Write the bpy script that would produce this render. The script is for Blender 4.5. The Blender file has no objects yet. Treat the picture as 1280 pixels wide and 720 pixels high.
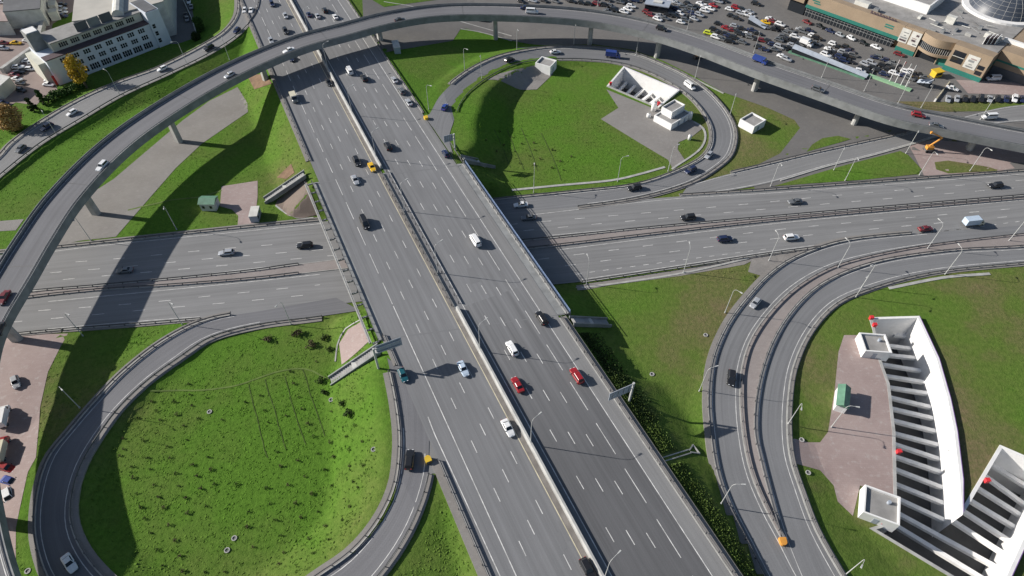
import bpy, bmesh, math, random
import numpy as np
from mathutils import Vector, Matrix
from mathutils.geometry import delaunay_2d_cdt
random.seed(7)
rng = np.random.default_rng(11)
R = math.radians
COL = bpy.context.scene.collection
# ------------------------------------------------------------------ camera model
F = 794.0; TH = math.atan(900/794.0); H = 133.0
S_, C_ = math.sin(TH), math.cos(TH)
def un(px, py, z=0.0):
    u = (px-640)/F; v = (py-360)/F
    t = (H-z)/(S_+v*C_)
    return Vector((u*t, t*(C_-v*S_), z))

# ------------------------------------------------------------------ materials
def nodes(name):
    m = bpy.data.materials.new(name); m.use_nodes = True
    nt = m.node_tree; b = nt.nodes['Principled BSDF']
    return m, nt, b
def N(nt, t, **kw):
    n = nt.nodes.new(t)
    for k, v in kw.items():
        if k in n.inputs.keys() if hasattr(n.inputs, 'keys') else False: n.inputs[k].default_value = v
        else: setattr(n, k, v)
    return n
def mixc(nt, fac, a, b, mode='MIX'):
    n = nt.nodes.new('ShaderNodeMix'); n.data_type = 'RGBA'; n.blend_type = mode
    for i, v in ((0, fac), (6, a), (7, b)):
        if hasattr(v, 'is_linked') or hasattr(v, 'links'): nt.links.new(v, n.inputs[i])
        elif i == 0: n.inputs[0].default_value = v
        else: n.inputs[i].default_value = (*v, 1)
    return n.outputs[2]
def ramp(nt, src, p0, p1, c0=(0,0,0), c1=(1,1,1)):
    r = nt.nodes.new('ShaderNodeValToRGB'); e = r.color_ramp.elements
    e[0].position = p0; e[1].position = p1; e[0].color = (*c0, 1); e[1].color = (*c1, 1)
    nt.links.new(src, r.inputs[0]); return r.outputs[0]
def noise(nt, scale, vec=None, detail=4, rough=.55):
    n = nt.nodes.new('ShaderNodeTexNoise'); n.inputs['Scale'].default_value = scale
    n.inputs['Detail'].default_value = detail; n.inputs['Roughness'].default_value = rough
    if vec is not None: nt.links.new(vec, n.inputs['Vector'])
    return n.outputs['Fac']
def wpos(nt, sc=None):
    g = nt.nodes.new('ShaderNodeNewGeometry').outputs['Position']
    if sc:
        m = nt.nodes.new('ShaderNodeVectorMath'); m.operation = 'MULTIPLY'
        nt.links.new(g, m.inputs[0]); m.inputs[1].default_value = sc; return m.outputs[0]
    return g
def bump(nt, b, h, strength=.3, dist=.1):
    n = nt.nodes.new('ShaderNodeBump'); n.inputs['Strength'].default_value = strength
    n.inputs['Distance'].default_value = dist; nt.links.new(h, n.inputs['Height'])
    nt.links.new(n.outputs[0], b.inputs['Normal'])
def mat(name, col, rough=.7, var=.18, scale=.8, metal=0, bmp=0, spec=None):
    """plain worn surface: base colour with two sizes of blotches"""
    m, nt, b = nodes(name)
    p = wpos(nt) if var else None
    if var:
        n1 = noise(nt, scale, p); n2 = noise(nt, scale*9, p, 2)
        d = tuple(c*(1-var) for c in col); l = tuple(min(1, c*(1+var)) for c in col)
        c1 = mixc(nt, ramp(nt, n1, .35, .65), d, l)
        c2 = mixc(nt, ramp(nt, n2, .3, .75), c1, col)
        nt.links.new(mixc(nt, .5, c1, c2), b.inputs['Base Color'])
        if bmp: bump(nt, b, n2, bmp, .05)
    else: b.inputs['Base Color'].default_value = (*col, 1)
    b.inputs['Roughness'].default_value = rough; b.inputs['Metallic'].default_value = metal
    if spec is not None: b.inputs['Specular IOR Level'].default_value = spec
    return m
def asphalt(name, col, streak=.38, blend=None):
    m, nt, b = nodes(name)
    uv = nt.nodes.new('ShaderNodeUVMap').outputs[0]
    def sc(v):
        k = nt.nodes.new('ShaderNodeVectorMath'); k.operation = 'MULTIPLY'
        nt.links.new(uv, k.inputs[0]); k.inputs[1].default_value = v; return k.outputs[0]
    s1 = noise(nt, 1, sc((.85, .012, 0)), 3, .6)      # wheel tracks running along the road
    s2 = noise(nt, 1, sc((2.6, .05, 0)), 3, .6)
    p = wpos(nt)
    n1 = noise(nt, .06, p, 4); n2 = noise(nt, 6, p, 2)
    lo = tuple(c*(1-streak) for c in col); hi = tuple(c*(1+streak) for c in col)
    c = mixc(nt, ramp(nt, s1, .32, .68), lo, hi)
    c = mixc(nt, .35, c, mixc(nt, ramp(nt, s2, .35, .65), lo, hi))
    c = mixc(nt, .45, c, mixc(nt, ramp(nt, n1, .35, .65), tuple(x*.86 for x in col), tuple(x*1.16 for x in col)))
    c = mixc(nt, .25, c, mixc(nt, ramp(nt, n2, .3, .7), tuple(x*.7 for x in col), tuple(x*1.3 for x in col)))
    if blend:   # the resurfacing wears thin towards its start
        sy = nt.nodes.new('ShaderNodeSeparateXYZ'); nt.links.new(uv, sy.inputs[0]); mr = nt.nodes.new('ShaderNodeMapRange'); mr.inputs[1].default_value = 2; mr.inputs[2].default_value = 55
        nt.links.new(sy.outputs[1], mr.inputs[0]); b2 = mixc(nt, ramp(nt, s1, .32, .68), tuple(x*(1-streak*.7) for x in blend), tuple(x*(1+streak*.5) for x in blend)); c = mixc(nt, mr.outputs[0], b2, c)
    nt.links.new(c, b.inputs['Base Color']); b.inputs['Roughness'].default_value = .85
    b.inputs['Specular IOR Level'].default_value = .3
    bump(nt, b, n2, .15, .02)
    return m
def grassmat(name='lawn_grass', gain=1.0):
    m, nt, b = nodes(name)
    p = wpos(nt)
    sep = nt.nodes.new('ShaderNodeSeparateXYZ'); nt.links.new(p, sep.inputs[0])
    big = noise(nt, .022, p, 4, .6); mid = noise(nt, .13, p, 5, .7); fine = noise(nt, .85, p, 5, .75); tiny = noise(nt, 2.6, p, 3, .7)
    # lusher to the left, dry and trodden on the right side
    mr = nt.nodes.new('ShaderNodeMapRange'); mr.inputs[1].default_value = -48; mr.inputs[2].default_value = 48
    yy = nt.nodes.new('ShaderNodeMath'); yy.operation = 'MULTIPLY_ADD'; nt.links.new(sep.outputs[1], yy.inputs[0]); yy.inputs[1].default_value = -.45; yy.inputs[2].default_value = 36
    ad = nt.nodes.new('ShaderNodeMath'); nt.links.new(sep.outputs[0], ad.inputs[0]); nt.links.new(yy.outputs[0], ad.inputs[1])
    nt.links.new(ad.outputs[0], mr.inputs[0])
    bs = nt.nodes.new('ShaderNodeMapRange'); bs.inputs[1].default_value = .32; bs.inputs[2].default_value = .68; nt.links.new(big, bs.inputs[0]); big = bs.outputs[0]
    def madd(x, k, y):
        n = nt.nodes.new('ShaderNodeMath'); n.operation = 'MULTIPLY_ADD'; nt.links.new(x, n.inputs[0]); n.inputs[1].default_value = k; nt.links.new(y, n.inputs[2]); return n.outputs[0]
    v = madd(mid, .55, madd(mr.outputs[0], .44, big))
    k15 = nt.nodes.new('ShaderNodeMath'); k15.operation = 'DIVIDE'; nt.links.new(v, k15.inputs[0]); k15.inputs[1].default_value = 1.6; v = k15.outputs[0]
    G = lambda c: tuple(x*gain for x in c)
    t = ramp(nt, v, .62/1.6, 1.24/1.6)
    c = mixc(nt, t, G((.092, .188, .024)), G((.122, .150, .042)))
    c = mixc(nt, ramp(nt, v, 1.12/1.6, 1.56/1.6), c, G((.175, .138, .078)))
    f = ramp(nt, fine, .36, .66)
    c = mixc(nt, f, mixc(nt, .5, c, G((.030, .075, .008))), c)
    c = mixc(nt, ramp(nt, tiny, .56, .74), c, mixc(nt, .45, c, G((.018, .045, .006))))
    nt.links.new(c, b.inputs['Base Color']); b.inputs['Roughness'].default_value = 1
    b.inputs['Specular IOR Level'].default_value = .08
    bump(nt, b, madd(tiny, .45, fine), .65, .3)
    return m
def brickmat(name, c1, c2, stain=(.3, .28, .27)):
    m, nt, b = nodes(name)
    p = wpos(nt)
    n1 = noise(nt, .09, p, 5, .6); n2 = noise(nt, .7, p, 5, .65); n3 = noise(nt, 7, p, 2)
    br = nt.nodes.new('ShaderNodeTexBrick'); nt.links.new(p, br.inputs['Vector'])
    br.inputs['Scale'].default_value = .5; br.inputs['Mortar Size'].default_value = .008
    br.inputs['Color1'].default_value = (1, 1, 1, 1); br.inputs['Color2'].default_value = (.9, .88, .88, 1); br.inputs['Mortar'].default_value = (.7, .7, .7, 1)
    c = mixc(nt, ramp(nt, n1, .35, .65), c1, c2)
    c = mixc(nt, ramp(nt, n2, .55, .8), c, stain)
    c = mixc(nt, .3, c, mixc(nt, n3, tuple(x*.6 for x in c1), tuple(x*1.35 for x in c2)))
    c = mixc(nt, .6, c, br.outputs['Color'], 'MULTIPLY')
    nt.links.new(c, b.inputs['Base Color']); b.inputs['Roughness'].default_value = .9
    return m
def leafmat(name, c1, c2):
    m, nt, b = nodes(name)
    oi = nt.nodes.new('ShaderNodeObjectInfo')
    n1 = noise(nt, 1.1, wpos(nt), 4, .7)
    nt.links.new(mixc(nt, ramp(nt, n1, .3, .7), c1, c2), b.inputs['Base Color'])
    b.inputs['Roughness'].default_value = .8; b.inputs['Specular IOR Level'].default_value = .2
    return m
M = {}
M['grass'] = grassmat('lawn_grass', 1.1); M['tuft'] = grassmat('grass_tufts', 1.25)
M['asph'] = asphalt('asphalt_grey', (.178, .182, .191))
M['asph_dark'] = asphalt('asphalt_newer', (.108, .110, .117), blend=(.178, .182, .191))
M['asph_cross'] = asphalt('asphalt_worn', (.200, .202, .206))
M['asph_deck'] = asphalt('asphalt_deck', (.156, .158, .170))
M['lot'] = brickmat('lot_asphalt', (.120, .118, .118), (.160, .155, .150), (.20, .19, .18))
M['brick'] = brickmat('pink_paving', (.285, .218, .206), (.355, .285, .270), (.46, .44, .42))
M['brick_lot'] = brickmat('pink_lot_paving', (.21, .165, .150), (.27, .215, .20), (.17, .15, .14))
M['pad'] = brickmat('grey_paving', (.20, .19, .18), (.25, .24, .23))
M['slope'] = brickmat('brown_slope_paving', (.15, .12, .10), (.21, .165, .14), (.10, .11, .05))
M['dirt'] = mat('bare_earth', (.17, .11, .07), 1, .3, .4, bmp=.4)
M['conc'] = mat('concrete', (.36, .36, .35), .85, .2, .5)
M['conc_dark'] = mat('weathered_concrete', (.215, .225, .23), .85, .22, .35)
M['conc_pale'] = mat('pale_concrete', (.54, .54, .51), .85, .15, .4)
M['kerb'] = mat('kerb_stone', (.36, .36, .345), .9, .2, .6)
M['white'] = mat('white_render', (.72, .72, .715), .7, .07, .5)
M['paint'] = mat('road_paint', (.56, .56, .55), .75, .32, .7)
M['yellowpaint'] = mat('yellow_road_paint', (.55, .50, .36), .7, .25, .5)
M['galv'] = mat('galvanised_steel', (.25, .26, .27), .5, .2, 1.0, metal=.3)
M['railbeam'] = mat('weathered_rail_steel', (.115, .115, .12), .6, .25, .7)
M['post'] = mat('steel_post', (.11, .11, .115), .6, .1, 1.0)
M['lamp'] = mat('lamp_pole_paint', (.44, .45, .45), .5, .1, 1.0)
M['lens'] = mat('lamp_lens', (.85, .85, .82), .3, 0)
M['blue'] = mat('blue_rail_paint', (.22, .30, .47), .5, .15, .6)
M['green'] = mat('green_roof', (.10, .22, .15), .6, .2, .6)
M['greenpale'] = mat('pale_green_strip', (.24, .42, .25), .7, .15, .6)
M['signback'] = mat('sign_panel_back', (.33, .37, .43), .5, .12, .6)
M['yellow'] = mat('yellow_plastic', (.60, .40, .03), .5, .1, 1)
M['orange'] = mat('orange_paint', (.62, .28, .05), .5, .1, 1)
M['red'] = mat('red_paint', (.60, .03, .04), .5, .1, 1)
M['glass'] = mat('dark_glass', (.018, .022, .028), .12, 0)
M['tyre'] = mat('tyre_rubber', (.02, .02, .02), .9, 0)
M['headl'] = mat('headlamp_glass', (.75, .77, .8), .15, 0)
M['taill'] = mat('tail_lamp_red', (.35, .02, .02), .3, 0)
M['roofgrey'] = mat('roof_felt', (.26, .255, .25), .9, .22, .25)
M['roofbeige'] = mat('hall_roof_sheet', (.40, .385, .35), .8, .12, .1)
M['roofdark'] = mat('dark_roof_sheet', (.10, .105, .115), .8, .2, .2)
M['facade'] = mat('blue_white_panel', (.60, .65, .73), .6, .08, .3)
M['cream'] = mat('cream_panel', (.52, .52, .45), .7, .1, .3)
M['maroon'] = mat('maroon_roof_trim', (.075, .05, .06), .7, .15, .5)
M['tan'] = mat('tan_cladding', (.29, .222, .155), .7, .1, .2)
M['teal'] = mat('teal_cladding', (.018, .155, .125), .6, .12, .3)
M['dome'] = mat('dome_glass', (.045, .055, .075), .45, .2, .3)
M['trunk'] = mat('bark', (.10, .075, .055), .95, .2, 2)
M['leaf_y'] = leafmat('autumn_yellow_leaves', (.34, .23, .015), (.60, .42, .05))
M['leaf_o'] = leafmat('autumn_russet_leaves', (.33, .20, .07), (.52, .36, .14))
M['leaf_g'] = leafmat('green_leaves', (.025, .06, .012), (.06, .125, .025))
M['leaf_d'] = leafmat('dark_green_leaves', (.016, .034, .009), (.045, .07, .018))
M['scrub'] = leafmat('scrub_leaves', (.060, .095, .022), (.120, .185, .038))
M['leaf_b'] = leafmat('brown_leaves', (.05, .045, .025), (.11, .09, .05))
M['barrier'] = mat('barrier_concrete', (.37, .375, .37), .85, .18, .5)
M['median'] = brickmat('greyed_median_paving', (.225, .200, .194), (.285, .258, .25))
M['median_dirt'] = mat('dusty_median', (.185, .172, .160), .9, .25, .4)
M['strut'] = mat('pale_strut_concrete', (.80, .80, .79), .8, .1, .5)
M['purple'] = mat('purple_edge_trim', (.13, .07, .22), .6, .1, 1)
M['darkfloor'] = mat('trench_floor', (.10, .10, .10), .9, .2, .3)
def paint(name, c, metal=.0, rough=.28):
    m, nt, b = nodes(name); b.inputs['Base Color'].default_value = (*c, 1)
    b.inputs['Roughness'].default_value = rough; b.inputs['Metallic'].default_value = metal
    b.inputs['Coat Weight'].default_value = .4
    n = noise(nt, 3, wpos(nt), 2); nt.links.new(mixc(nt, ramp(nt, n, .4, .6), c, tuple(x*.9 for x in c)), b.inputs['Base Color'])
    return m
PAINT = {k: paint(v[0], v[1], v[2]) for k, v in dict(
    white=('white_car_paint', (.78, .79, .80), 0), silver=('silver_car_paint', (.48, .50, .53), .3), grey=('grey_car_paint', (.17, .18, .19), .3),
    black=('black_car_paint', (.018, .019, .022), 0), red=('red_car_paint', (.30, .018, .024), 0), maroon=('maroon_car_paint', (.16, .02, .025), 0),
    blue=('blue_car_paint', (.035, .07, .30), 0), teal=('teal_car_paint', (.015, .10, .13), 0), yellow=('yellow_car_paint', (.78, .47, .02), 0),
    lime=('lime_car_paint', (.60, .68, .05), 0), paleblue=('pale_blue_car_paint', (.48, .58, .70), 0), cream=('cream_car_paint', (.66, .62, .48), 0),
    navy=('navy_car_paint', (.02, .03, .08), 0)).items()}

# ------------------------------------------------------------------ object helpers
def tag(o, label=None, cat=None, group=None, kind=None):
    if label: o['label'] = label
    if cat: o['category'] = cat
    if group: o['group'] = group
    if kind: o['kind'] = kind
    return o
def link(name, me, m=None, parent=None):
    o = bpy.data.objects.new(name, me); COL.objects.link(o)
    if m is not None:
        for x in (m if isinstance(m, (list, tuple)) else [m]): me.materials.append(x)
    if parent is not None: o.parent = parent
    return o
def empty(name, loc=(0, 0, 0), rz=0.0, label=None, cat=None, group=None):
    o = bpy.data.objects.new(name, None); o.empty_display_size = .3; COL.objects.link(o)
    o.location = loc; o.rotation_euler = (0, 0, rz); return tag(o, label, cat, group)
def mesh(name, v, f, smooth=False, mi=None):
    me = bpy.data.meshes.new(name); me.from_pydata([tuple(p) for p in v], [], f)
    if mi is not None: me.polygons.foreach_set('material_index', mi)
    if smooth: me.polygons.foreach_set('use_smooth', [True]*len(me.polygons))
    me.update(); return me
class MB:
    def __init__(s): s.v = []; s.f = []; s.mi = []
    def add(s, v, f, mi=0):
        b = len(s.v); s.v += [tuple(p) for p in v]
        for q in f: s.f.append([i+b for i in q]); s.mi.append(mi)
        return s
    def box(s, x0, x1, y0, y1, z0, z1, mi=0, m=None):
        v = [Vector(p) for p in ((x0,y0,z0),(x1,y0,z0),(x1,y1,z0),(x0,y1,z0),(x0,y0,z1),(x1,y0,z1),(x1,y1,z1),(x0,y1,z1))]
        if m is not None: v = [m @ p for p in v]
        return s.add(v, [(3,2,1,0),(4,5,6,7),(0,1,5,4),(1,2,6,5),(2,3,7,6),(3,0,4,7)], mi)
    def hexa(s, v, mi=0):
        return s.add(v, [(3,2,1,0),(4,5,6,7),(0,1,5,4),(1,2,6,5),(2,3,7,6),(3,0,4,7)], mi)
    def prism(s, poly, z0, z1, mi=0, cap0=True):
        n = len(poly); v = [(p[0], p[1], z0) for p in poly]+[(p[0], p[1], z1) for p in poly]
        a = sum(poly[i][0]*poly[(i+1) % n][1]-poly[(i+1) % n][0]*poly[i][1] for i in range(n))
        f = [(i, (i+1) % n, n+(i+1) % n, n+i) for i in range(n)]+[tuple(range(n, 2*n))]
        if cap0: f.append(tuple(range(n-1, -1, -1)))
        if a < 0: f = [tuple(reversed(q)) for q in f]
        return s.add(v, f, mi)
    def tube(s, pts, rad, n=6, mi=0, cap=True):
        pts = [Vector(p) for p in pts]; k = len(pts)
        rad = rad if isinstance(rad, (list, tuple)) else [rad]*k
        v = []
        for i, p in enumerate(pts):
            d = (pts[min(i+1, k-1)]-pts[max(i-1, 0)]).normalized()
            a = d.orthogonal().normalized() if abs(d.z) < .99 else Vector((1, 0, 0))
            if abs(d.z) < .99: a = d.cross(Vector((0, 0, 1))).normalized()
            b = a.cross(d)
            for j in range(n):
                t = 2*math.pi*j/n; v.append(p+(a*math.cos(t)+b*math.sin(t))*rad[i])
        f = [(i*n+j, i*n+(j+1) % n, (i+1)*n+(j+1) % n, (i+1)*n+j) for i in range(k-1) for j in range(n)]
        if cap: f += [tuple(range(n-1, -1, -1)), tuple(range((k-1)*n, k*n))]
        return s.add(v, f, mi)
    def ribbonbox(s, A, B, h0, h1, mi=0):
        """closed bar between polylines A and B (3d), from z+h0 to z+h1"""
        n = len(A); v = []
        for a, b in zip(A, B):
            v += [(a[0], a[1], a[2]+h0), (b[0], b[1], b[2]+h0), (b[0], b[1], b[2]+h1), (a[0], a[1], a[2]+h1)]
        f = []
        for i in range(n-1):
            for j in range(4): f.append((i*4+j, i*4+(j+1) % 4, i*4+4+(j+1) % 4, i*4+4+j))
        f += [(3, 2, 1, 0), tuple(4*(n-1)+j for j in range(4))]
        return s.add(v, f, mi)
    def build(s, name, m, parent=None, smooth=False, recalc=True):
        me = mesh(name, s.v, s.f, smooth, s.mi)
        if recalc:
            bm = bmesh.new(); bm.from_mesh(me); bmesh.ops.recalc_face_normals(bm, faces=bm.faces); bm.to_mesh(me); bm.free()
        return link(name, me, m, parent)
def copy_tree(o, parent=None):
    c = o.copy(); COL.objects.link(c)
    if parent is not None: c.parent = parent
    for ch in o.children: copy_tree(ch, c)
    return c

# ------------------------------------------------------------------ curves
def catmull(P, n):
    P = np.array(P, float)
    if len(P) == 2: t = np.linspace(0, 1, n)[:, None]; return P[0]*(1-t)+P[1]*t
    Q = np.vstack([2*P[0]-P[1], P, 2*P[-1]-P[-2]])
    out = []
    for i in range(1, len(Q)-2):
        p0, p1, p2, p3 = Q[i-1], Q[i], Q[i+1], Q[i+2]
        # centripetal parametrisation keeps uneven spacing from overshooting
        d1 = max(np.linalg.norm(p1-p0), 1e-6)**.5; d2 = max(np.linalg.norm(p2-p1), 1e-6)**.5; d3 = max(np.linalg.norm(p3-p2), 1e-6)**.5
        m1 = (p1-p0)/d1-(p2-p0)/(d1+d2)+(p2-p1)/d2; m2 = (p2-p1)/d2-(p3-p1)/(d2+d3)+(p3-p2)/d3
        m1 *= d2; m2 *= d2
        t = np.linspace(0, 1, 24, endpoint=False)[:, None]
        out.append((2*t**3-3*t**2+1)*p1+(t**3-2*t**2+t)*m1+(-2*t**3+3*t**2)*p2+(t**3-t**2)*m2)
    out.append(P[-1:]); out = np.vstack(out)
    return resample(out, n)
def resample(P, n):
    P = np.asarray(P, float); d = np.r_[0, np.cumsum(np.linalg.norm(np.diff(P, axis=0), axis=1))]
    t = np.linspace(0, d[-1], n)
    return np.stack([np.interp(t, d, P[:, k]) for k in range(P.shape[1])], 1)
def step(P, s):
    P = np.asarray(P, float); L = np.linalg.norm(np.diff(P, axis=0), axis=1).sum()
    return resample(P, max(2, int(round(L/s))+1))
def zprof(zs, t):
    return np.interp(t, [a for a, b in zs], [b for a, b in zs])
ROADS = {}
class Road:
    def __init__(s, name, L, Rr, zs, n=120, slopes=(.5, .5), embank=True, world=False):
        s.name = name
        t = np.linspace(0, 1, n); z = zprof(zs, t)
        if world: s.L, s.R = np.asarray(L), np.asarray(Rr)
        else:
            l = catmull(L, n); r = catmull(Rr, n)
            s.L = np.array([un(a[0], a[1], zz) for a, zz in zip(l, z)]); s.R = np.array([un(a[0], a[1], zz) for a, zz in zip(r, z)])
        s.finish(slopes, embank)
    def finish(s, slopes, embank):
        s.C = (s.L+s.R)/2; s.hw = np.linalg.norm((s.R-s.L)[:, :2], axis=1)/2
        T = np.gradient(s.C, axis=0); s.T = T/np.linalg.norm(T, axis=1)[:, None]
        s.N = np.stack([-s.T[:, 1], s.T[:, 0]], 1)   # left normal
        s.slopes = slopes; s.embank = embank; ROADS[s.name] = s
    def near(s, x, y): return int(np.argmin((s.C[:, 0]-x)**2+(s.C[:, 1]-y)**2))
    def locate(s, px, py, dz=.6):
        z = float(np.mean(s.C[:, 2]))
        for _ in range(8):
            p = un(px, py, z+dz); i = s.near(p.x, p.y); z = float(s.C[i, 2])
        p = un(px, py, z+dz); return Vector((p.x, p.y, z)), s.T[i]
    def edge(s, f, dz=0.0, extra=0.0):
        """polyline at fraction f across (0 left, 1 right); extra metres outward"""
        P = s.L*(1-f)+s.R*f
        sg = 1 if f < .5 else -1
        P = P.copy(); P[:, :2] += s.N*sg*extra; P[:, 2] += dz
        return P
# main road: straight, on an embankment, raised over the crossing road
ZM = 6.5
AX = np.array(un(363+.54*360, 360, ZM))[:2]; AD = np.array((.42814, -.90371)); AN = np.array((-.90371, -.42814))  # AN points to the left-hand side of the picture
def mainpt(s, off, z=ZM):
    q = AX+AD*s-AN*off; return (q[0], q[1], z)
SS = np.linspace(-360, 130, 120)
MAIN = Road('main_road', [mainpt(s, -19.6) for s in SS], [mainpt(s, 22.4) for s in SS], [(0, 0)], world=True)
MAIN.C[:, 2] = ZM
CROSS = Road('crossing_road',
    [(-260,346),(62,312),(175,300),(297,287),(402,277),(520,269),(665,260),(850,245.5),(960,239),(1280,215),(1500,197)],
    [(-260,436),(35,415),(175,404),(255,398),(400,382),(560,366),(727,352),(850,334),(960,317),(1025,308.5),(1160,290),(1280,276),(1500,254)], [(0,0),(1,0)], 160, embank=False)
LL = Road('lower_loop_ramp',
    [(420,372),(330,388),(257,401),(207,425),(155,465),(115,507),(87,540),(62,572),(49,612),(45,660),(50,690),(62,722),(100,772),(170,820),(260,845),(350,815),(420,772),(472,719),(510,662),(533,600),(536,565),(535,521),(524,480)],
    [(450,388),(395,396),(320,406),(262,422),(225,446),(182,477),(145,513),(125,540),(102,577),(89,615),(87,652),(100,687),(125,719),(165,752),(215,770),(280,778),(345,756),(402,719),(440,692),(475,650),(495,605),(500,565),(500,540),(495,500),(484,447)],
    [(0,.013),(.1,.013),(.3,1.3),(.5,3),(.7,4.6),(.88,6.4),(1,6.47)], 200, (.5, .13))
UR = Road('upper_loop_ramp',
    [(533,149),(539,139),(550,120),(580,93),(620,72.5),(680,60.5),(740,60),(790,67),(830,82),(865,100),(890,120),(910,145),(917,165),(916,180),(910,195),(890,212),(864,227),(800,246),(720,258),(610,268)],
    [(566,192),(562,176),(562,168),(566,155),(577,127),(602,103),(640,83),(680,75.5),(740,75.5),(780,80.5),(815,92),(855,115),(877,137),(889,160),(889,180),(880,195),(855,210),(800,230),(720,240),(640,248),(560,257)],
    [(0,6.46),(.05,6.4),(.15,4.2),(.25,1.5),(.34,.3),(.5,.06),(1,.01)], 180, (.3, .62))
R1 = Road('outer_right_ramp',
    [(1330,277),(1170,290),(1060,301),(1025,310),(985,327),(960,345),(945,360),(912,402),(892,447),(886,495),(889,540),(897,590),(912,632),(935,677),(957,720),(990,775)],
    [(1330,288),(1280,292),(1160,306),(1085,320),(1035,335),(992,360),(960,391),(937,425),(926,460),(924,492),(927,540),(937,590),(958,640),(978,677),(1000,720),(1035,775)], [(0,.015),(.55,.015),(1,3.0)], 140, (.2,.2))
R2 = Road('inner_right_ramp',
    [(1400,296),(1280,309),(1180,315),(1085,331),(1025,357),(992,387),(965,430),(948,485),(944,540),(950,570),(960,610),(978,672),(996,720),(1020,775)],
    [(1400,318),(1280,328),(1160,341),(1090,359),(1042,380),(1010,415),(990,460),(984,500),(983,540),(987,575),(1000,615),(1017,660),(1050,719),(1085,775)], [(0,.03),(.55,.03),(1,3.0)], 140, (.2,.2))
R3 = Road('upper_right_ramp',
    [(860,232),(905,219),(960,206),(1010,194),(1080,178.5),(1145,164),(1205,146),(1260,133),(1340,128)],
    [(850,246),(905,239),(960,229),(1035,207),(1085,195),(1132,182),(1190,165),(1260,153),(1340,150)], [(0,.02),(1,.02)], 80, embank=False)
UL = Road('upper_left_ramp',
    [(-120,285),(-40,226),(0,197),(15,180),(82,135),(140,107),(200,85),(250,60),(282,40),(297,20),(299,0),(296,-25)],
    [(-90,310),(-30,247),(0,220),(52,179),(100,150),(150,120.5),(210,93),(260,68.5),(295,46),(313,27),(322,8),(322,-20)],
    [(0,.8),(.35,1.2),(.7,3.2),(.9,6),(1,6.44)], 90, (.35, .35))
# viaduct
vp = [(1500,212,6),(1390,194,6.4),(1278,174,7),(1176,154,7.6),(1116,141,8),(1028,111,8.7),(953,85,9.4),(874,55,10.2),(808,35,10.8),(737,21.5,11.4),(640,14.5,12.2),(548,15,13),(485,24.5,13.5),(430,39,13.8),(372,55,13.8),(288,91,13),(190,149,12.3),(135,191,12),(78,251,11.7),(43,302,11.4),(17,345,11.2)]
vw = [tuple(un(*p)) for p in vp]+[(-128,92,11.1),(-122.6,77,11.05),(-113.6,60,11),(-105.7,48,11),(-94.8,34,11),(-78.5,18,11)]
VC = catmull(vw, 260)
VHW = 5.25
vt = np.gradient(VC, axis=0); vt /= np.linalg.norm(vt[:, :2], axis=1)[:, None]; vn = np.stack([-vt[:, 1], vt[:, 0]], 1)
def voff(o, dz=0.0):
    P = VC.copy(); P[:, :2] += vn*o; P[:, 2] += dz; return P   # +o lies on the near / inner side
class _V(Road):
    def __init__(s):
        s.name = 'viaduct'; s.L = voff(VHW); s.R = voff(-VHW); s.finish((.5, .5), False)
VIA = _V()
# ------------------------------------------------------------------ terrain
def road_field(r, P):
    """distance to centre line, index of nearest sample, for points P (n,2)"""
    n = len(P); D = np.empty(n); I = np.empty(n, int)
    for a in range(0, n, 4000):
        d = (P[a:a+4000, None, 0]-r.C[None, :, 0])**2+(P[a:a+4000, None, 1]-r.C[None, :, 1])**2
        i = d.argmin(1); I[a:a+4000] = i; D[a:a+4000] = np.sqrt(d[np.arange(len(i)), i])
    return D, I
def terrain(P):
    P = np.asarray(P, float); h = np.zeros(len(P))
    # the crossing road keeps a cutting open under the bridge
    dc, ic = road_field(CROSS, P); cut = .7*np.maximum(0, dc-CROSS.hw[ic]-2.2)-.1
    off = -((P-AX) @ AN); dm = np.where(off > 0, off-22.4, -off-19.6)
    ur = ROADS['upper_loop_ramp']; du, iu = road_field(ur, P)
    su = np.einsum('ij,ij->i', P-ur.C[iu, :2], ur.N[iu])*np.sign(np.dot((ur.R[90]-ur.C[90])[:2], ur.N[90]))
    sl = np.where((off > 0) & (P[:, 1] > 178) & ((su < 0) | (P[:, 1] > 225)), .12, np.where((off > 0) & (P[:, 1] < 86), .44, .56))
    hm = ZM-.12-sl*np.maximum(0, dm-1.2)
    near = P[:, 1] < 230
    h = np.maximum(h, np.where(near & (P[:, 0] > -90) & (P[:, 0] < 80), np.minimum(hm, cut), hm))
    F_ = {}
    for nm in ('lower_loop_ramp', 'upper_loop_ramp', 'upper_left_ramp', 'outer_right_ramp', 'inner_right_ramp'):
        r = ROADS[nm]; d, i = road_field(r, P); F_[nm] = (d, i)
        side = np.einsum('ij,ij->i', P-r.C[i, :2], r.N[i])
        s = np.where(side > 0, r.slopes[0], r.slopes[1])
        h = np.maximum(h, r.C[i, 2]-.12-s*np.maximum(0, d-r.hw[i]-1.0))
    for nm, r in ROADS.items():
        if nm in ('viaduct', 'main_road'): continue
        d, i = F_.get(nm) or road_field(r, P)
        m = d < r.hw[i]+1.3
        h = np.where(m, np.minimum(h, r.C[i, 2]-.14), h)
    m = np.maximum(-19.8-off, off-22.6) < .2
    mm = m & ~((cut < ZM-.2) & (P[:, 1] < 200) & near)
    h = np.where(mm, np.minimum(h, ZM-.12), h)
    return h
GS = 1.5
gx = np.arange(-216, 240.1, GS); gy = np.arange(18, 330.1, GS)
GXX, GYY = np.meshgrid(gx, gy, indexing='ij')
GP = np.stack([GXX.ravel(), GYY.ravel()], 1)
GH = terrain(GP).reshape(GXX.shape)
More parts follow.
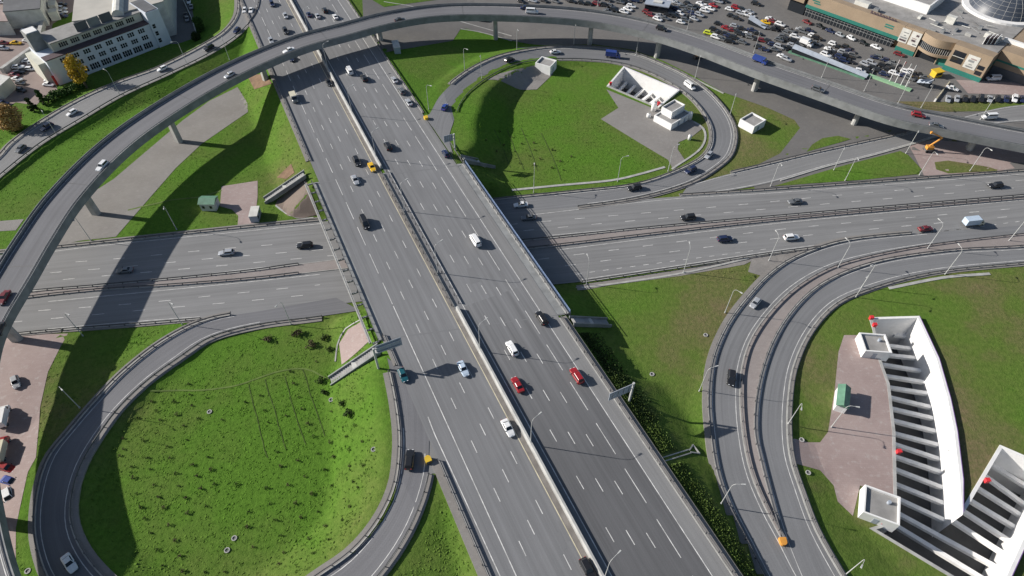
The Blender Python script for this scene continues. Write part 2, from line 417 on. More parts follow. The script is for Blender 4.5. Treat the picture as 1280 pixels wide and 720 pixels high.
# gentle natural unevenness away from pavements
def tz(x, y):
    fx = (np.clip(x, gx[0], gx[-1]-1e-3)-gx[0])/GS; fy = (np.clip(y, gy[0], gy[-1]-1e-3)-gy[0])/GS
    i = np.floor(fx).astype(int); j = np.floor(fy).astype(int); i = np.minimum(i, len(gx)-2); j = np.minimum(j, len(gy)-2); u = fx-i; v = fy-j
    return GH[i, j]*(1-u)*(1-v)+GH[i+1, j]*u*(1-v)+GH[i, j+1]*(1-u)*v+GH[i+1, j+1]*u*v
def gp(px, py):
    """photo pixel -> point on the terrain"""
    z = 0.0
    for _ in range(30):
        p = un(px, py, z); z = .5*z+.5*float(tz(p.x, p.y))
    p = un(px, py, z); return Vector((p.x, p.y, float(tz(p.x, p.y))))
PIT_A = [(1090,400),(1145,400),(1168,450),(1182,500),(1190,540),(1197,600),(1200,646),(1207,637),(1252,561),(1316,591),(1280,668),(1256,720),(1240,752),(1192,720),(1095,662),(1119,655),(1121,625),(1119,540),(1112,480),(1100,447),(1094,413)]
PIT_B = [(780,87),(846,115),(822,134),(761,108)]
pitA = [un(*p) for p in PIT_A]; pitB = [un(*p) for p in PIT_B]
def inpoly(x, y, poly):
    c = False; n = len(poly)
    for i in range(n):
        a, b = poly[i], poly[(i+1) % n]
        if (a[1] > y) != (b[1] > y) and x < (b[0]-a[0])*(y-a[1])/(b[1]-a[1])+a[0]: c = not c
    return c
def build_ground():
    nx, ny = GXX.shape
    V = np.stack([GXX.ravel(), GYY.ravel(), GH.ravel()], 1).tolist()
    blocks = []
    for poly in (pitA, pitB):
        xs = [p.x for p in poly]; ys = [p.y for p in poly]
        blocks.append((int((min(xs)-gx[0])/GS)-1, int((max(xs)-gx[0])/GS)+2, max(0, int((min(ys)-gy[0])/GS)-1), int((max(ys)-gy[0])/GS)+2))
    skip = np.zeros((nx-1, ny-1), bool)
    for a, b, c, d in blocks: skip[a:b, c:d] = True
    Fc = []
    for i in range(nx-1):
        for j in range(ny-1):
            if not skip[i, j]: Fc.append((i*ny+j, (i+1)*ny+j, (i+1)*ny+j+1, i*ny+j+1))
    for (a, b, c, d), poly in zip(blocks, (pitA, pitB)):
        ids = [i*ny+j for i in range(a, b+1) for j in range(c, d+1)]
        pts = [Vector(V[k][:2]) for k in ids]; base = len(pts); n = len(poly)
        pts += [p.xy for p in poly]
        edges = [(base+i, base+(i+1) % n) for i in range(n)]
        vo, eo, fo, ov, oe, of = delaunay_2d_cdt(pts, edges, [], 0, 1e-4)
        mp = {}
        for k, src in enumerate(ov):
            q = [s for s in src if s < base]
            if q: mp[k] = ids[q[0]]
            else:
                mp[k] = len(V); V.append([vo[k].x, vo[k].y, float(tz(vo[k].x, vo[k].y))])
        for f in fo:
            cx = sum(vo[k].x for k in f)/len(f); cy = sum(vo[k].y for k in f)/len(f)
            if not inpoly(cx, cy, poly): Fc.append(tuple(mp[k] for k in f))
    # outskirts out to the horizon
    E = 4000; b = len(V)
    ring = [i*ny for i in range(nx)]+[(nx-1)*ny+j for j in range(1, ny)]+[i*ny+ny-1 for i in range(nx-2, -1, -1)]+[j for j in range(ny-2, 0, -1)]
    cx, cy = 12, 174
    out = []
    for k in ring:
        x, y = V[k][0]-cx, V[k][1]-cy; s = E/max(abs(x), abs(y)); out.append(len(V)); V.append([cx+x*s, cy+y*s, 0])
    n = len(ring)
    for i in range(n): Fc.append((ring[i], out[i], out[(i+1) % n], ring[(i+1) % n]))
    me = mesh('ground', V, Fc, True)
    bm = bmesh.new(); bm.from_mesh(me)
    for f in bm.faces:
        if f.normal.z < 0: f.normal_flip()
    bm.to_mesh(me); bm.free()
    return tag(link('ground', me, M['grass']), kind='structure')
build_ground()

# ------------------------------------------------------------------ flat surfaces laid on the terrain
PAVED = []
def drape(name, pix, m, dz=.05, sp=2.0, kind='structure', world=False, label=None, parent=None):
    P = [Vector(p[:2]) for p in pix] if world else [gp(*p).xy for p in pix]
    if m is not M['grass']: PAVED.append(np.array([tuple(p) for p in P]))
    Q = []
    n = len(P)
    for i in range(n):
        a, b = P[i], P[(i+1) % n]; k = max(1, int((b-a).length/sp))
        Q += [a.lerp(b, t/k) for t in range(k)]
    xs = [q.x for q in Q]; ys = [q.y for q in Q]; ne = len(Q)
    pts = list(Q)
    for x in np.arange(min(xs), max(xs), sp):
        for y in np.arange(min(ys), max(ys), sp):
            if inpoly(x, y, P): pts.append(Vector((x+random.uniform(-.1, .1), y+random.uniform(-.1, .1))))
    vo, eo, fo, *_ = delaunay_2d_cdt(pts, [(i, (i+1) % ne) for i in range(ne)], [], 1, 1e-3)
    V = [(v.x, v.y, float(tz(v.x, v.y))+dz) for v in vo]
    me = mesh(name, V, [tuple(f) for f in fo])
    bm = bmesh.new(); bm.from_mesh(me)
    for f in bm.faces:
        if f.normal.z < 0: f.normal_flip()
    bm.to_mesh(me); bm.free()
    o = link(name, me, m, parent)
    return tag(o, label, None, None, kind)
def ribbon(name, A, B, m, parent=None, dz=0.0, kind=None):
    A = np.asarray(A); B = np.asarray(B); n = len(A)
    K = 5; V = []; UVS = []
    d = np.r_[0, np.cumsum(np.linalg.norm(np.diff((A+B)/2, axis=0), axis=1))]
    for i in range(n):
        w = np.linalg.norm(B[i]-A[i])
        for k in range(K):
            p = A[i]+(B[i]-A[i])*k/(K-1); V.append((p[0], p[1], p[2]+dz)); UVS.append((w*k/(K-1), d[i]))
    Fc = [(i*K+k, i*K+k+1, (i+1)*K+k+1, (i+1)*K+k) for i in range(n-1) for k in range(K-1)]
    me = mesh(name, V, Fc)
    bm = bmesh.new(); bm.from_mesh(me)
    for f in bm.faces:
        if f.normal.z < 0: f.normal_flip()
    uvl = bm.loops.layers.uv.new('UVMap')
    bm.verts.index_update()
    for f in bm.faces:
        for l in f.loops: l[uvl].uv = UVS[l.vert.index]
    bm.to_mesh(me); bm.free()
    o = link(name, me, m, parent)
    return tag(o, kind=kind)
def line(mb, P, w, dz=.02, dash=None, phase=0.0):
    """painted line along 3d polyline P; dash = (on, period)"""
    P = step(P, .8) if dash else step(P, 2.5)
    d = np.r_[0, np.cumsum(np.linalg.norm(np.diff(P, axis=0), axis=1))]
    T = np.gradient(P, axis=0); T /= np.linalg.norm(T[:, :2], axis=1)[:, None]+1e-9
    def at(s):
        p = np.array([np.interp(s, d, P[:, k]) for k in range(3)]); t = np.array([np.interp(s, d, T[:, k]) for k in range(2)])
        n = np.array((-t[1], t[0]))*w/2; return (p[0]+n[0], p[1]+n[1], p[2]+dz), (p[0]-n[0], p[1]-n[1], p[2]+dz)
    if dash:
        s = phase
        while s < d[-1]-.3:
            e = min(s+dash[0], d[-1]); a, b = at(s); c, f = at(e); mb.add([a, b, f, c], [(0, 1, 2, 3)]); s += dash[1]
    else:
        q = [at(s) for s in d]
        v = [x for ab in q for x in ab]; mb.add(v, [(2*i, 2*i+1, 2*i+3, 2*i+2) for i in range(len(q)-1)])
def upward(o):
    bm = bmesh.new(); bm.from_mesh(o.data)
    for f in bm.faces:
        if f.normal.z < 0: f.normal_flip()
    bm.to_mesh(o.data); bm.free(); return o
def marks(name, mb, parent, m='paint'):
    return upward(mb.build(name, M[m], parent, recalc=False))

# roads
s_all = SS
main = ribbon('main_road', [mainpt(s, -19.6) for s in SS], [mainpt(s, -.45) for s in SS], M['asph'], kind='structure')
main_r = ribbon('main_road_carriageway', [mainpt(s, .45) for s in SS], [mainpt(s, 19.2) for s in SS], M['asph'], kind='structure')
ribbon('newer_asphalt', [mainpt(s, 1.7) for s in np.linspace(8, 130, 40)], [mainpt(s, 19.0) for s in np.linspace(8, 130, 40)], M['asph_dark'], main_r, .006)
ribbon('hard_shoulder', [mainpt(s, 19.2) for s in SS], [mainpt(s, 22.4) for s in SS], M['asph_cross'], main_r, .004)
mb = MB()
def ml(off, s0=-360, s1=130, **k): line(mb, [mainpt(s0, off), mainpt(s1, off)], .2 if 'dash' not in k else .17, **k)
for o, ph in ((5.5, 1), (8.86, 3.2), (12.2, 5.4)): ml(o, dash=(3.2, 12), phase=ph)
ml(15.6, dash=(8.3, 12), phase=4); ml(19.0); ml(1.75)
mk = marks('lane_marking', mb, main_r)
mb = MB()
for o, ph in ((-4.6, 2), (-7.95, 5), (-11.3, 8)): ml(o, dash=(3.2, 12), phase=ph)
ml(-14.6, -360, 0, dash=(8.3, 12), phase=3); ml(-14.6, 0, 130)
line(mb, [un(x, y, ZM) for x, y in ((535,521),(542,540),(580,622),(625,720),(650,774))], .2, .012)
marks('lane_marking', mb, main)
mb = MB(); ml(-1.75); marks('edge_line', mb, main, 'yellowpaint')
cross = ribbon('crossing_road', CROSS.L, CROSS.R, M['asph_cross'], kind='structure')
mb = MB()
def pxline(pts, w=.17, z=0.0, **k): line(mb, [un(x, y, z) for x, y in catmull(pts, 60)], w, **k)
for pts, ph in (([(-100,345),(62,330),(150,323),(277,311),(402,301),(690,276),(946,254),(1010,247.5),(1280,225)], 0), ([(-100,356),(62,341),(150,334),(277,322),(402,312),(691,285),(950,262),(1267,235)], 3),
                ([(-100,367),(62,351),(277,332),(420,319)], 6), ([(620,331),(715,319),(947,290),(1002,284),(1270,260.5)], 2), ([(640,341),(747,327),(954,300),(1010,294),(1280,269)], 5),
                ([(-60,398),(40,389),(180,378.5),(277,368.5),(400,356)], 1), ([(-60,409),(45,400),(111,394),(207,385),(305,376.5),(400,367)], 4)):
    pxline(pts, dash=(3.2, 10.5), phase=ph)
pxline([(720,343),(747,339),(929,315),(960,311)], dash=(1.6, 4))
pxline([(1055,300.5),(1170,290),(1280,276)], dash=(1.6, 4))
for pts in ([(-100,351-8),(62,315),(297,290),(402,279.5)], [(660,269),(850,248),(960,241.5),(1280,217.5)], [(-60,384),(30,365),(197,349),(365,330)], [(690,294),(800,284),(960,269.5),(1280,243)],
            [(700,312),(960,280.5),(1280,250)], [(60,377),(320,351.5),(400,343)], [(60,411),(175,401.5),(250,396)], [(727,349.5),(850,331.5),(960,314.5),(1020,306.5)]):
    pxline(pts, .16)
marks('lane_marking', mb, cross)
def ramp_road(r, m, name, lines=((.09, .18), (.91, .18)), rng_=None):
    o = ribbon(name, r.L, r.R, M[m], kind='structure')
    mb = MB()
    for f, w in lines:
        P = r.edge(f, 0)
        if rng_: P = P[int(len(P)*rng_[0]):int(len(P)*rng_[1])]
        line(mb, P, w, .015)
    marks('edge_line', mb, o); return o
ramp_road(LL, 'asph_deck', 'lower_loop_ramp', ((.12, .16), (.86, .16)), (.1, .93))
ramp_road(UR, 'asph', 'upper_loop_ramp', ((.1, .16), (.9, .16)), (.1, .84))
ramp_road(R1, 'asph', 'outer_right_ramp', ((.88, .16), (.12, .14)), (.2, 1))
ramp_road(R2, 'asph', 'inner_right_ramp', ((.86, .16), (.12, .14)), (.05, 1))
ramp_road(R3, 'asph_cross', 'upper_right_ramp', ((.06, .16), (.93, .18)))
ramp_road(UL, 'asph_cross', 'upper_left_ramp', ((.1, .16), (.9, .16)))
# paved areas
drape('left_lot_paving', [(-160,-60),(95,-60),(98,10),(66,30),(55,75),(62,98),(72,112),(58,119),(45,132),(20,128),(-5,142),(-160,180)], M['brick_lot'], .05, 4)
drape('side_yard', [(203,-30),(232,-30),(247,46),(222,55),(212,55)], M['lot'], .05, 3)
drape('service_path', [(297,109),(309,128),(310,140),(252,180),(220,210),(185,250),(145,296),(100,301),(62,309),(75,292),(100,262),(120,238),(142,224),(182,190),(228,151),(262,126)], M['pad'], .06, 1.5)
drape('foot_path', [(-60,279),(30,274),(20,288),(-60,291)], M['pad'], .06, 2)
drape('booth_yard', [(277,233),(322,226),(322,246),(318,283),(297,285),(298,270),(290,262),(275,258)], M['brick'], .06, 1.5)
drape('slope_paving', [(381,222),(399,268),(375,274),(360,270),(344,257),(347,250),(365,232)], M['slope'], .09, .9)
drape('left_forecourt', [(-160,428),(35,418),(85,417),(75,435),(60,465),(50,510),(48,540),(45,572),(35,590),(25,635),(20,660),(20,720),(20,770),(-160,770)], M['brick'], .05, 3)
drape('slope_paving', [(452,402),(462,426),(427,456),(424,430),(435,412)], M['brick'], .09, .9)
drape('kiosk_pad', [(607,100),(625,92),(668,82),(692,92),(671,112),(640,108)], M['pad'], .08, 1.2)
drape('station_yard', [(758,112),(773,135),(751,149),(798,178),(835,200),(842,213),(856,200),(847,187),(848,178),(865,171),(879,160),(865,150),(846,116),(815,128)][:12]+[(846,150),(826,136),(815,135)], M['pad'], .08, 1.5)
drape('mall_car_park', [(466,70),(455,40),(450,-60),(1520,-80),(1520,192),(1280,212),(960,236),(945,238),(930,214),(945,207),(975,192),(1000,160),(993,150),(960,135),(903,115),(865,94),(830,76.5),(790,62),(740,55),(680,56.5),(640,51),(584,36),(576,36),(566,51)], M['lot'], .05, 3.5)
for pts in ([(967,233),(1055,207),(1125,189),(1135,194),(1152,212),(1145,218),(1080,225)], [(1168,203),(1185,201),(1247,211),(1246,214),(1185,217),(1170,212)], [(1008,190),(1015,181),(1028,173),(1047,170),(1064,174),(1040,181)],
            [(1120,127),(1280,129),(1460,126),(1460,136),(1280,138),(1180,140),(1150,136)], [(455,-6),(480,9),(560,-2),(560,-30),(450,-30)]):
    tag(drape('lawn', pts, M['grass'], .12, 2.5))
drape('brick_forecourt', [(1195,100),(1280,104),(1460,110),(1460,125),(1280,119),(1210,117)], M['brick'], .09, 3)
drape('brick_forecourt', [(1135,180),(1165,175),(1290,186),(1300,205),(1247,214),(1155,220)], M['brick'], .085, 3)
drape('trench_yard', [(1055,419),(1072,419),(1100,447),(1112,480),(1119,540),(1121,625),(1075,607),(1066,645),(1047,627),(1042,607),(1025,588),(996,580),(987,547),(1010,553),(1025,553),(1035,540),(1043,490),(1048,440)], M['brick'], .06, 1.5)
drape('bare_earth', [(309,95),(332,92),(340,105),(318,112)], M['dirt'], .1, 1.2)
drape('bare_earth', [(346,222),(364,205),(368,216),(358,224)], M['dirt'], .1, 1.2)
drape('gore_paving', [(500,445),(535,505),(558,592),(540,592),(533,606),(527,590),(515,560),(503,480)], M['asph_cross'], .075, 1.2)
drape('gore_paving', [(532,146),(577,213),(566,196),(548,150),(543,139)], M['asph_cross'], .075, 1.2)
drape('gore_paving', [(1058,301),(1170,288),(1290,273),(1345,267),(1345,291),(1280,287),(1170,292)], M['asph_cross'], .125, 1.5)
M['trail'] = mat('worn_grass_trail', (.105, .160, .035), 1, .35, .4); M['rut'] = mat('dark_planting_rut', (.052, .085, .016), 1, .4, .6)
for nm, m_, w_, pts in (('foot_trail', 'trail', .45, [(187,489),(225,488),(262,487),(300,481),(330,470),(360,462),(385,462),(410,474)]), ('planting_row', 'rut', .17, [(311,481),(320,520),(334,573)]), ('planting_row', 'rut', .17, [(331,474),(345,520),(357,562)]), ('planting_row', 'rut', .17, [(356,470),(368,515),(382,555)]), ('planting_row', 'rut', .17, [(379,462),(392,505),(406,545)]),
    ('planting_row', 'rut', .2, [(634,163),(645,190),(655,212)]), ('planting_row', 'rut', .2, [(651,160),(662,185),(672,214)]), ('planting_row', 'rut', .2, [(676,166),(690,195),(702,226)]), ('planting_row', 'rut', .2, [(618,162),(628,185),(638,210)]),
    ('earth_trail', 'trail', .6, [(160,263),(215,250),(252,246),(277,238)])):
    mb = MB(); P_ = step(np.array([tuple(gp(x, y)) for x, y in catmull(pts, 30)]), 1.0); P_[:, :2] += rng.normal(0, .08, (len(P_), 2)); line(mb, P_, w_, .07); tag(marks(nm, mb, None, m_), kind='structure')
for q in ([(697,652),(703,651),(715,674),(709,677)], [(695,667),(701,665),(709,685),(704,688)], [(583,336),(592,334),(600,352),(589,355)], [(556,258),(561,257),(566,266),(561,268)], [(540,262),(546,262),(552,274),(547,276)], [(575,318),(580,317),(584,324),(579,326)], [(432,258),(437,257),(441,266),(436,267)]):
    upward(MB().add([un(x, y, ZM+.012) for x, y in q], [(0, 1, 2, 3)]).build('asphalt_patch', M['asph_dark'], main, recalc=False))
for a_, b_ in (((392,229),(576,206)), ((475,424),(706,392))):
    upward(MB().add([un(a_[0], a_[1], ZM+.013), un(b_[0], b_[1], ZM+.013), un(b_[0], b_[1]+1.2, ZM+.013), un(a_[0], a_[1]+1.2, ZM+.013)], [(0, 1, 2, 3)]).build('expansion_joint', M['asph_dark'], main, recalc=False))
# ------------------------------------------------------------------ kerbs and guard rails
POST = MB().box(-.09, .09, -.08, .08, 0, .86).build('post', M['post']).data
for o in [x for x in bpy.data.objects if x.data is POST]: bpy.data.objects.remove(o)
def strip(name, P, w, m, h=.12, side=1, label=None, cat=None, kind='structure', parent=None):
    """raised kerb / verge strip of width w on the left (side=1) of polyline P"""
    P = step(P, 2.5); T = np.gradient(P, axis=0); T /= np.linalg.norm(T[:, :2], axis=1)[:, None]
    Q = P.copy(); Q[:, 0] += -T[:, 1]*w*side; Q[:, 1] += T[:, 0]*w*side
    o = MB().ribbonbox(P, Q, -.35, h).build(name, m, parent); return tag(o, label, cat, None, kind)
def rail(P, label, sp=4.0, double=False, h=.82):
    P = step(P, 2.0)
    T = np.gradient(P, axis=0); T /= np.linalg.norm(T[:, :2], axis=1)[:, None]
    nrm = np.stack([-T[:, 1], T[:, 0], 0*T[:, 0]], 1)
    c = P[len(P)//2]; root = empty('guard_rail', (c[0], c[1], c[2]), 0, label, 'guard rail', 'steel guard rails along the roads')
    org = np.array(c)
    bm_ = MB(); bm_.ribbonbox(P+nrm*.05-org, P+nrm*.17-org, h-.36, h)
    bm_.ribbonbox(P+nrm*.02-org, P+nrm*.049-org, h-.24, h-.12)
    bm_.build('beam', M['railbeam'], root)
    Q = step(P, sp)
    L = np.linalg.norm(np.diff(P, axis=0), axis=1).sum()
    if len(Q) > 98: Q = resample(P, 98)
    for q in Q:
        o = bpy.data.objects.new('post', POST); COL.objects.link(o); o.parent = root; o.location = Vector(q-org)
    return root
def sub(P, a, b): n = len(P); return P[int(n*a):max(int(n*a)+2, int(n*b))]
def pxl(pts, z=0.0, n=60): return np.array([un(x, y, z) for x, y in catmull(pts, n)])
def kerbed(P, label, side, verge=None, kw=.25, sp=4.0, km='kerb', out=.35):
    """kerb + optional verge strip + rail along an edge polyline; side=+1: outside lies left of P"""
    P = step(P, 2.5); T = np.gradient(P, axis=0); T /= np.linalg.norm(T[:, :2], axis=1)[:, None]
    nr = np.stack([-T[:, 1], T[:, 0], 0*T[:, 0]], 1)*side
    strip('kerb', P, kw, M[km], .12, side)
    rail(P+nr*out, label, sp)
    if verge: strip('verge_strip', P+nr*(kw+.01), verge, M['pad'], .07, side)
n_ = len(LL.L)
# tangent runs from the crossing road to the main road: L is the outer (right-hand when walking?) side
def outside(r, left):
    i = len(r.C)//2; v = (r.L if left else r.R)[i]-r.C[i]; return 1 if np.dot(v[:2], r.N[i]) > 0 else -1
kerbed(sub(LL.L, .1, .915), 'outer guard rail of the lower left loop ramp', outside(LL, True), 1.2)
kerbed(sub(LL.R, .04, .985), 'inner guard rail of the lower left loop around the big lawn', outside(LL, False), 1.5)
kerbed(sub(UR.L, .07, .865), 'outer guard rail of the upper right loop ramp', outside(UR, True), 1.3)
kerbed(sub(UR.R, .07, .97), 'inner guard rail of the upper right loop around its lawn', outside(UR, False), .8)
kerbed(sub(R1.L, .225, 1), 'outermost guard rail of the right ramp pair facing the olive lawn', outside(R1, True), 1.3)
kerbed(sub(R1.R, .06, .86), 'guard rail on the inner side of the outer right ramp', outside(R1, False), None)
kerbed(sub(R2.L, .06, .86), 'guard rail between brick median and inner right ramp', outside(R2, True), None)
kerbed(sub(R2.R, .0, 1), 'guard rail of the inner right ramp beside the trench lawn', outside(R2, False), 1.0, .35)
kerbed(UL.L, 'guard rail of the upper left ramp on the office side', outside(UL, True), 1.8, sp=5)
kerbed(UL.R, 'guard rail of the upper left ramp on the viaduct side', outside(UL, False), .6, sp=5)
kerbed(sub(R3.L, .12, .72), 'guard rail on the far side of the upper right ramp', outside(R3, True), .6, sp=5)
strip('kerb', sub(R3.R, .25, .8), .5, M['kerb'], .15, outside(R3, False))
# brick median between the two right ramps
med = [tuple(p) for p in R1.R[int(140*.06):int(140*.86)]]
me2 = [tuple(p) for p in R2.L[int(140*.06):int(140*.86)]]
ribbon('ramp_median_paving', np.array([p for p in med]), resample(np.array(me2), len(med)), M['median'], None, .10, 'structure')
ribbon('ramp_gore_paving', pxl([(1060,301),(1170,289),(1330,276)], .0, 20), pxl([(1060,301.5),(1170,290.5),(1330,278)], .0, 20), M['asph_cross'], None, .02, 'structure')
# triangle of paving between crossing road and outer right ramp
drape('gore_paving', [(940,322),(1022,309),(985,327),(958,347),(935,340)], M['pad'], .07, 2)
strip('kerb', pxl([(560,375),(700,362),(850,341),(935,322)], 0), .6, M['kerb'], .12, -1)
drape('verge_paving', [(720,357),(850,337),(955,318),(930,331),(850,345),(760,357),(722,363)], M['pad'], .06, 2)
# crossing road rails
kerbed(pxl([(-120,328),(62,311.5),(175,299.5),(297,286.5),(400,276.5)]), 'guard rail on the far edge of the crossing road left of the bridge', 1, 1.6)
kerbed(pxl([(-120,432),(35,415.5),(78,411.5)]), 'short guard rail on the near edge of the crossing road by the lower left pier', -1, .8)
kerbed(pxl([(80,411.5),(175,404.5),(252,398)]), 'guard rail on the near edge of the crossing road above the shaded lawn', -1, .8)
kerbed(pxl([(850,245.5),(960,238.5),(1280,214.5),(1450,200)]), 'guard rail on the far edge of the crossing road right of the gore', 1, 1.0)
kerbed(pxl([(727,352.5),(850,334),(960,317),(1024,308.5)]), 'guard rail on the near edge of the crossing road right of the bridge', -1, None)
MU = [(-120,388),(30,366),(120,358),(197,351),(320,338.5),(365,332),(520,314),(685,298.5),(800,286.5),(960,272),(1280,245)]
MLo = [(-120,398),(30,373),(135,362),(200,358),(320,348.5),(400,339),(520,326),(690,308),(800,295),(960,277),(1280,248.5)]
A_, B_ = pxl(MU, 0, 120), pxl(MLo, 0, 120)
ribbon('median_paving', A_, B_, M['median'], None, .11, 'structure')
strip('kerb', A_, .2, M['kerb'], .16, 1); strip('kerb', B_, .2, M['kerb'], .16, -1)
rail(sub(A_, 0, .36), 'far guard rail of the crossing road median left of the bridge'); rail(sub(B_, 0, .36), 'near guard rail of the crossing road median left of the bridge')
rail(sub(A_, .48, 1), 'far guard rail of the crossing road median right of the bridge'); rail(sub(B_, .48, 1), 'near guard rail of the crossing road median right of the bridge')
# main road edges
def mline(o, a, b): return np.array([mainpt(s, o) for s in np.arange(a, b+.1, 5)])
def s_of(px, py): p = un(px, py, ZM); return float((np.array((p.x, p.y))-AX) @ AD)
kerbed(mline(-19.6, -300, s_of(372,215)), 'left guard rail of the main road above the bridge', -1, 1.0)
kerbed(mline(-19.6, s_of(462,425), s_of(486,470)), 'short left guard rail of the main road beside the stairs', -1, .6)
kerbed(mline(22.4, -300, s_of(533,150)), 'right guard rail of the main road beside the shaded triangle lawn', 1, .5)
kerbed(mline(22.4, s_of(706,395), 130), 'right guard rail of the main road below the bridge', 1, 1.6)
kerbed(mline(-19.3, s_of(541,578), 130), 'left guard rail of the main road below the yellow crash cushion', -1, 1.6)
# median of main road: cast barrier, with an open railing over the bridge
s0, s1 = s_of(481,216), s_of(568,388)
def barrier(a, b, label):
    root = empty('median_barrier', mainpt((a+b)/2, 0), 0, label, 'barrier', 'concrete median barrier')
    org = np.array(mainpt((a+b)/2, 0))
    P = [np.array(mainpt(s, -.5))-org for s in np.arange(a, b+.1, 4)]; Q = [np.array(mainpt(s, .5))-org for s in np.arange(a, b+.1, 4)]
    P2 = [np.array(mainpt(s, -.22))-org for s in np.arange(a, b+.1, 4)]; Q2 = [np.array(mainpt(s, .22))-org for s in np.arange(a, b+.1, 4)]
    MB().ribbonbox(P, Q, -.2, .35).build('footing', M['barrier'], root)
    k = MB(); v = []
    for p, q, p2, q2 in zip(P, Q, P2, Q2):
        v += [(p[0]*.9+q[0]*.1, p[1]*.9+q[1]*.1, .351), (q[0]*.9+p[0]*.1, q[1]*.9+p[1]*.1, .351), (q2[0], q2[1], 1.35), (p2[0], p2[1], 1.35)]
    f = [(i*4+j, i*4+(j+1) % 4, i*4+4+(j+1) % 4, i*4+4+j) for i in range(len(P)-1) for j in range(4)]+[(3, 2, 1, 0), tuple(4*(len(P)-1)+j for j in range(4))]
    k.add(v, f); k.build('barrier_wall', M['barrier'], root)
barrier(-320, s0, 'pale concrete median barrier of the main road beyond the bridge')
barrier(s1, 128, 'pale concrete median barrier of the main road on the near side of the bridge')
for o, w in ((-1.0, 'left'), (1.0, 'right')):
    rail(mline(o, s0, s1), 'median guard rail over the bridge, %s of the pair' % w, 3)
ribbon('median_strip', [mainpt(s, -1.55) for s in SS], [mainpt(s, -.52) for s in SS], M['median_dirt'], None, .03, 'structure')
ribbon('median_strip', [mainpt(s, -.45) for s in np.linspace(s0, s1, 10)], [mainpt(s, .45) for s in np.linspace(s0, s1, 10)], M['conc_dark'], None, .05, 'structure')
# ------------------------------------------------------------------ road bridge over the crossing road
bc = [un(x, y, ZM) for x, y in ((391,228),(577,205),(707,393),(474,425))]
AN3 = Vector((AN[0], AN[1], 0)); AD3 = Vector((AD[0], AD[1], 0))
root = empty('road_bridge', (bc[0]+bc[2])/2-Vector((0, 0, ZM)), 0, 'concrete road bridge carrying the main road over the crossing road', 'bridge')
org = Vector(root.location)
def bq(a, b, c, d, z0, z1, m, name): MB().hexa([(p.x-org.x, p.y-org.y, z0) for p in (a, b, c, d)]+[(p.x-org.x, p.y-org.y, z1) for p in (a, b, c, d)]).build(name, M[m], root)

bq(bc[0]+AN3*.1, bc[1]-AN3*1.6, bc[2]-AN3*1.6, bc[3]+AN3*.1, 5.1, ZM-.06, 'conc_dark', 'deck_slab')
def brail(p, q, off, m, h, name, thick=.09):
    a, b = p+AN3*off, q+AN3*off; k = MB(); L = (b-a).length; d = (b-a).normalized(); nn = Vector((-d.y, d.x, 0))*thick/2
    for z0, z1 in ((.95, 1.1), (.5, .58), (.12, .2)):
        if z1 <= h+.05: k.hexa([Vector((*(w.xy-org.xy), ZM+z)) for z in (z0, z1) for w in (a-nn, b-nn, b+nn, a+nn)])
    o = k.build(name, M[m], root)
    n = int(L/2.5); pm = MB().box(-.05, .05, -.05, .05, 0, 1.1).build('rail_post', M[m], root); pm.location = a-org
    for i in range(1, n+1):
        c = pm.copy(); COL.objects.link(c); c.location = a.lerp(b, i/n)-org
brail(bc[1], bc[2], -1.3, 'blue', 1.1, 'blue_railing'); brail(bc[0], bc[3], 2.3, 'galv', 1.1, 'outer_railing')
for i in range(16):
    a = bc[0].lerp(bc[3], i/15); bq(a+AN3*.12, a+AN3*1.85, a+AD3*.35+AN3*1.85, a+AD3*.35+AN3*.12, ZM-.5, ZM-.1, 'conc_dark', 'cross_bar')
for p, q, o0, o1 in ((bc[1], bc[2], -.15, -1.5), (bc[0], bc[3], 1.9, 2.6)):
    bq(p+AN3*o0, q+AN3*o0, q+AN3*o1, p+AN3*o1, ZM-.02, ZM+.12, 'conc', 'footway')
for p, q in ((bc[0], bc[1]), (bc[3], bc[2])):
    d = AD3*.8
    bq(p-d+AN3*1, q-d-AN3*1, q+d-AN3*1, p+d+AN3*1, -.3, 5.08, 'conc', 'abutment_wall')
for f in (.42, .58):
    a = bc[0].lerp(bc[3], f*.98); b = bc[1].lerp(bc[2], f*1.0)
    if f < .5:
        for t in (.06, .28, .5, .72, .94):
            c = a.lerp(b, t)+(bc[3]-bc[0])*.07; k = MB(); k.tube([(c.x-org.x, c.y-org.y, -.2), (c.x-org.x, c.y-org.y, 5.08)], .7, 12); k.build('bridge_column', M['conc'], root)
rail(np.array([tuple(p+AN3*.25) for p in (bc[0], bc[3])]), 'guard rail along the left edge of the bridge', 3)
rail(np.array([tuple(p-AN3*.25) for p in (bc[1], bc[2])]), 'guard rail along the right edge of the bridge inside the blue railing', 3)
rail(np.array([tuple(un(562,180,ZM)-AN3*.2), tuple(bc[1]-AN3*.25)]), 'short guard rail between upper loop and bridge', 4)

# ------------------------------------------------------------------ curved viaduct
c0 = VC[len(VC)//2]; via = empty('viaduct', (c0[0], c0[1], 0), 0, 'long curved grey concrete viaduct sweeping across the top and left of the interchange', 'viaduct')
vorg = np.array((c0[0], c0[1], 0.0))
ribbon('deck_asphalt', voff(VHW-.6)-vorg, voff(-VHW+.6)-vorg, M['asph_deck'], via, .02)
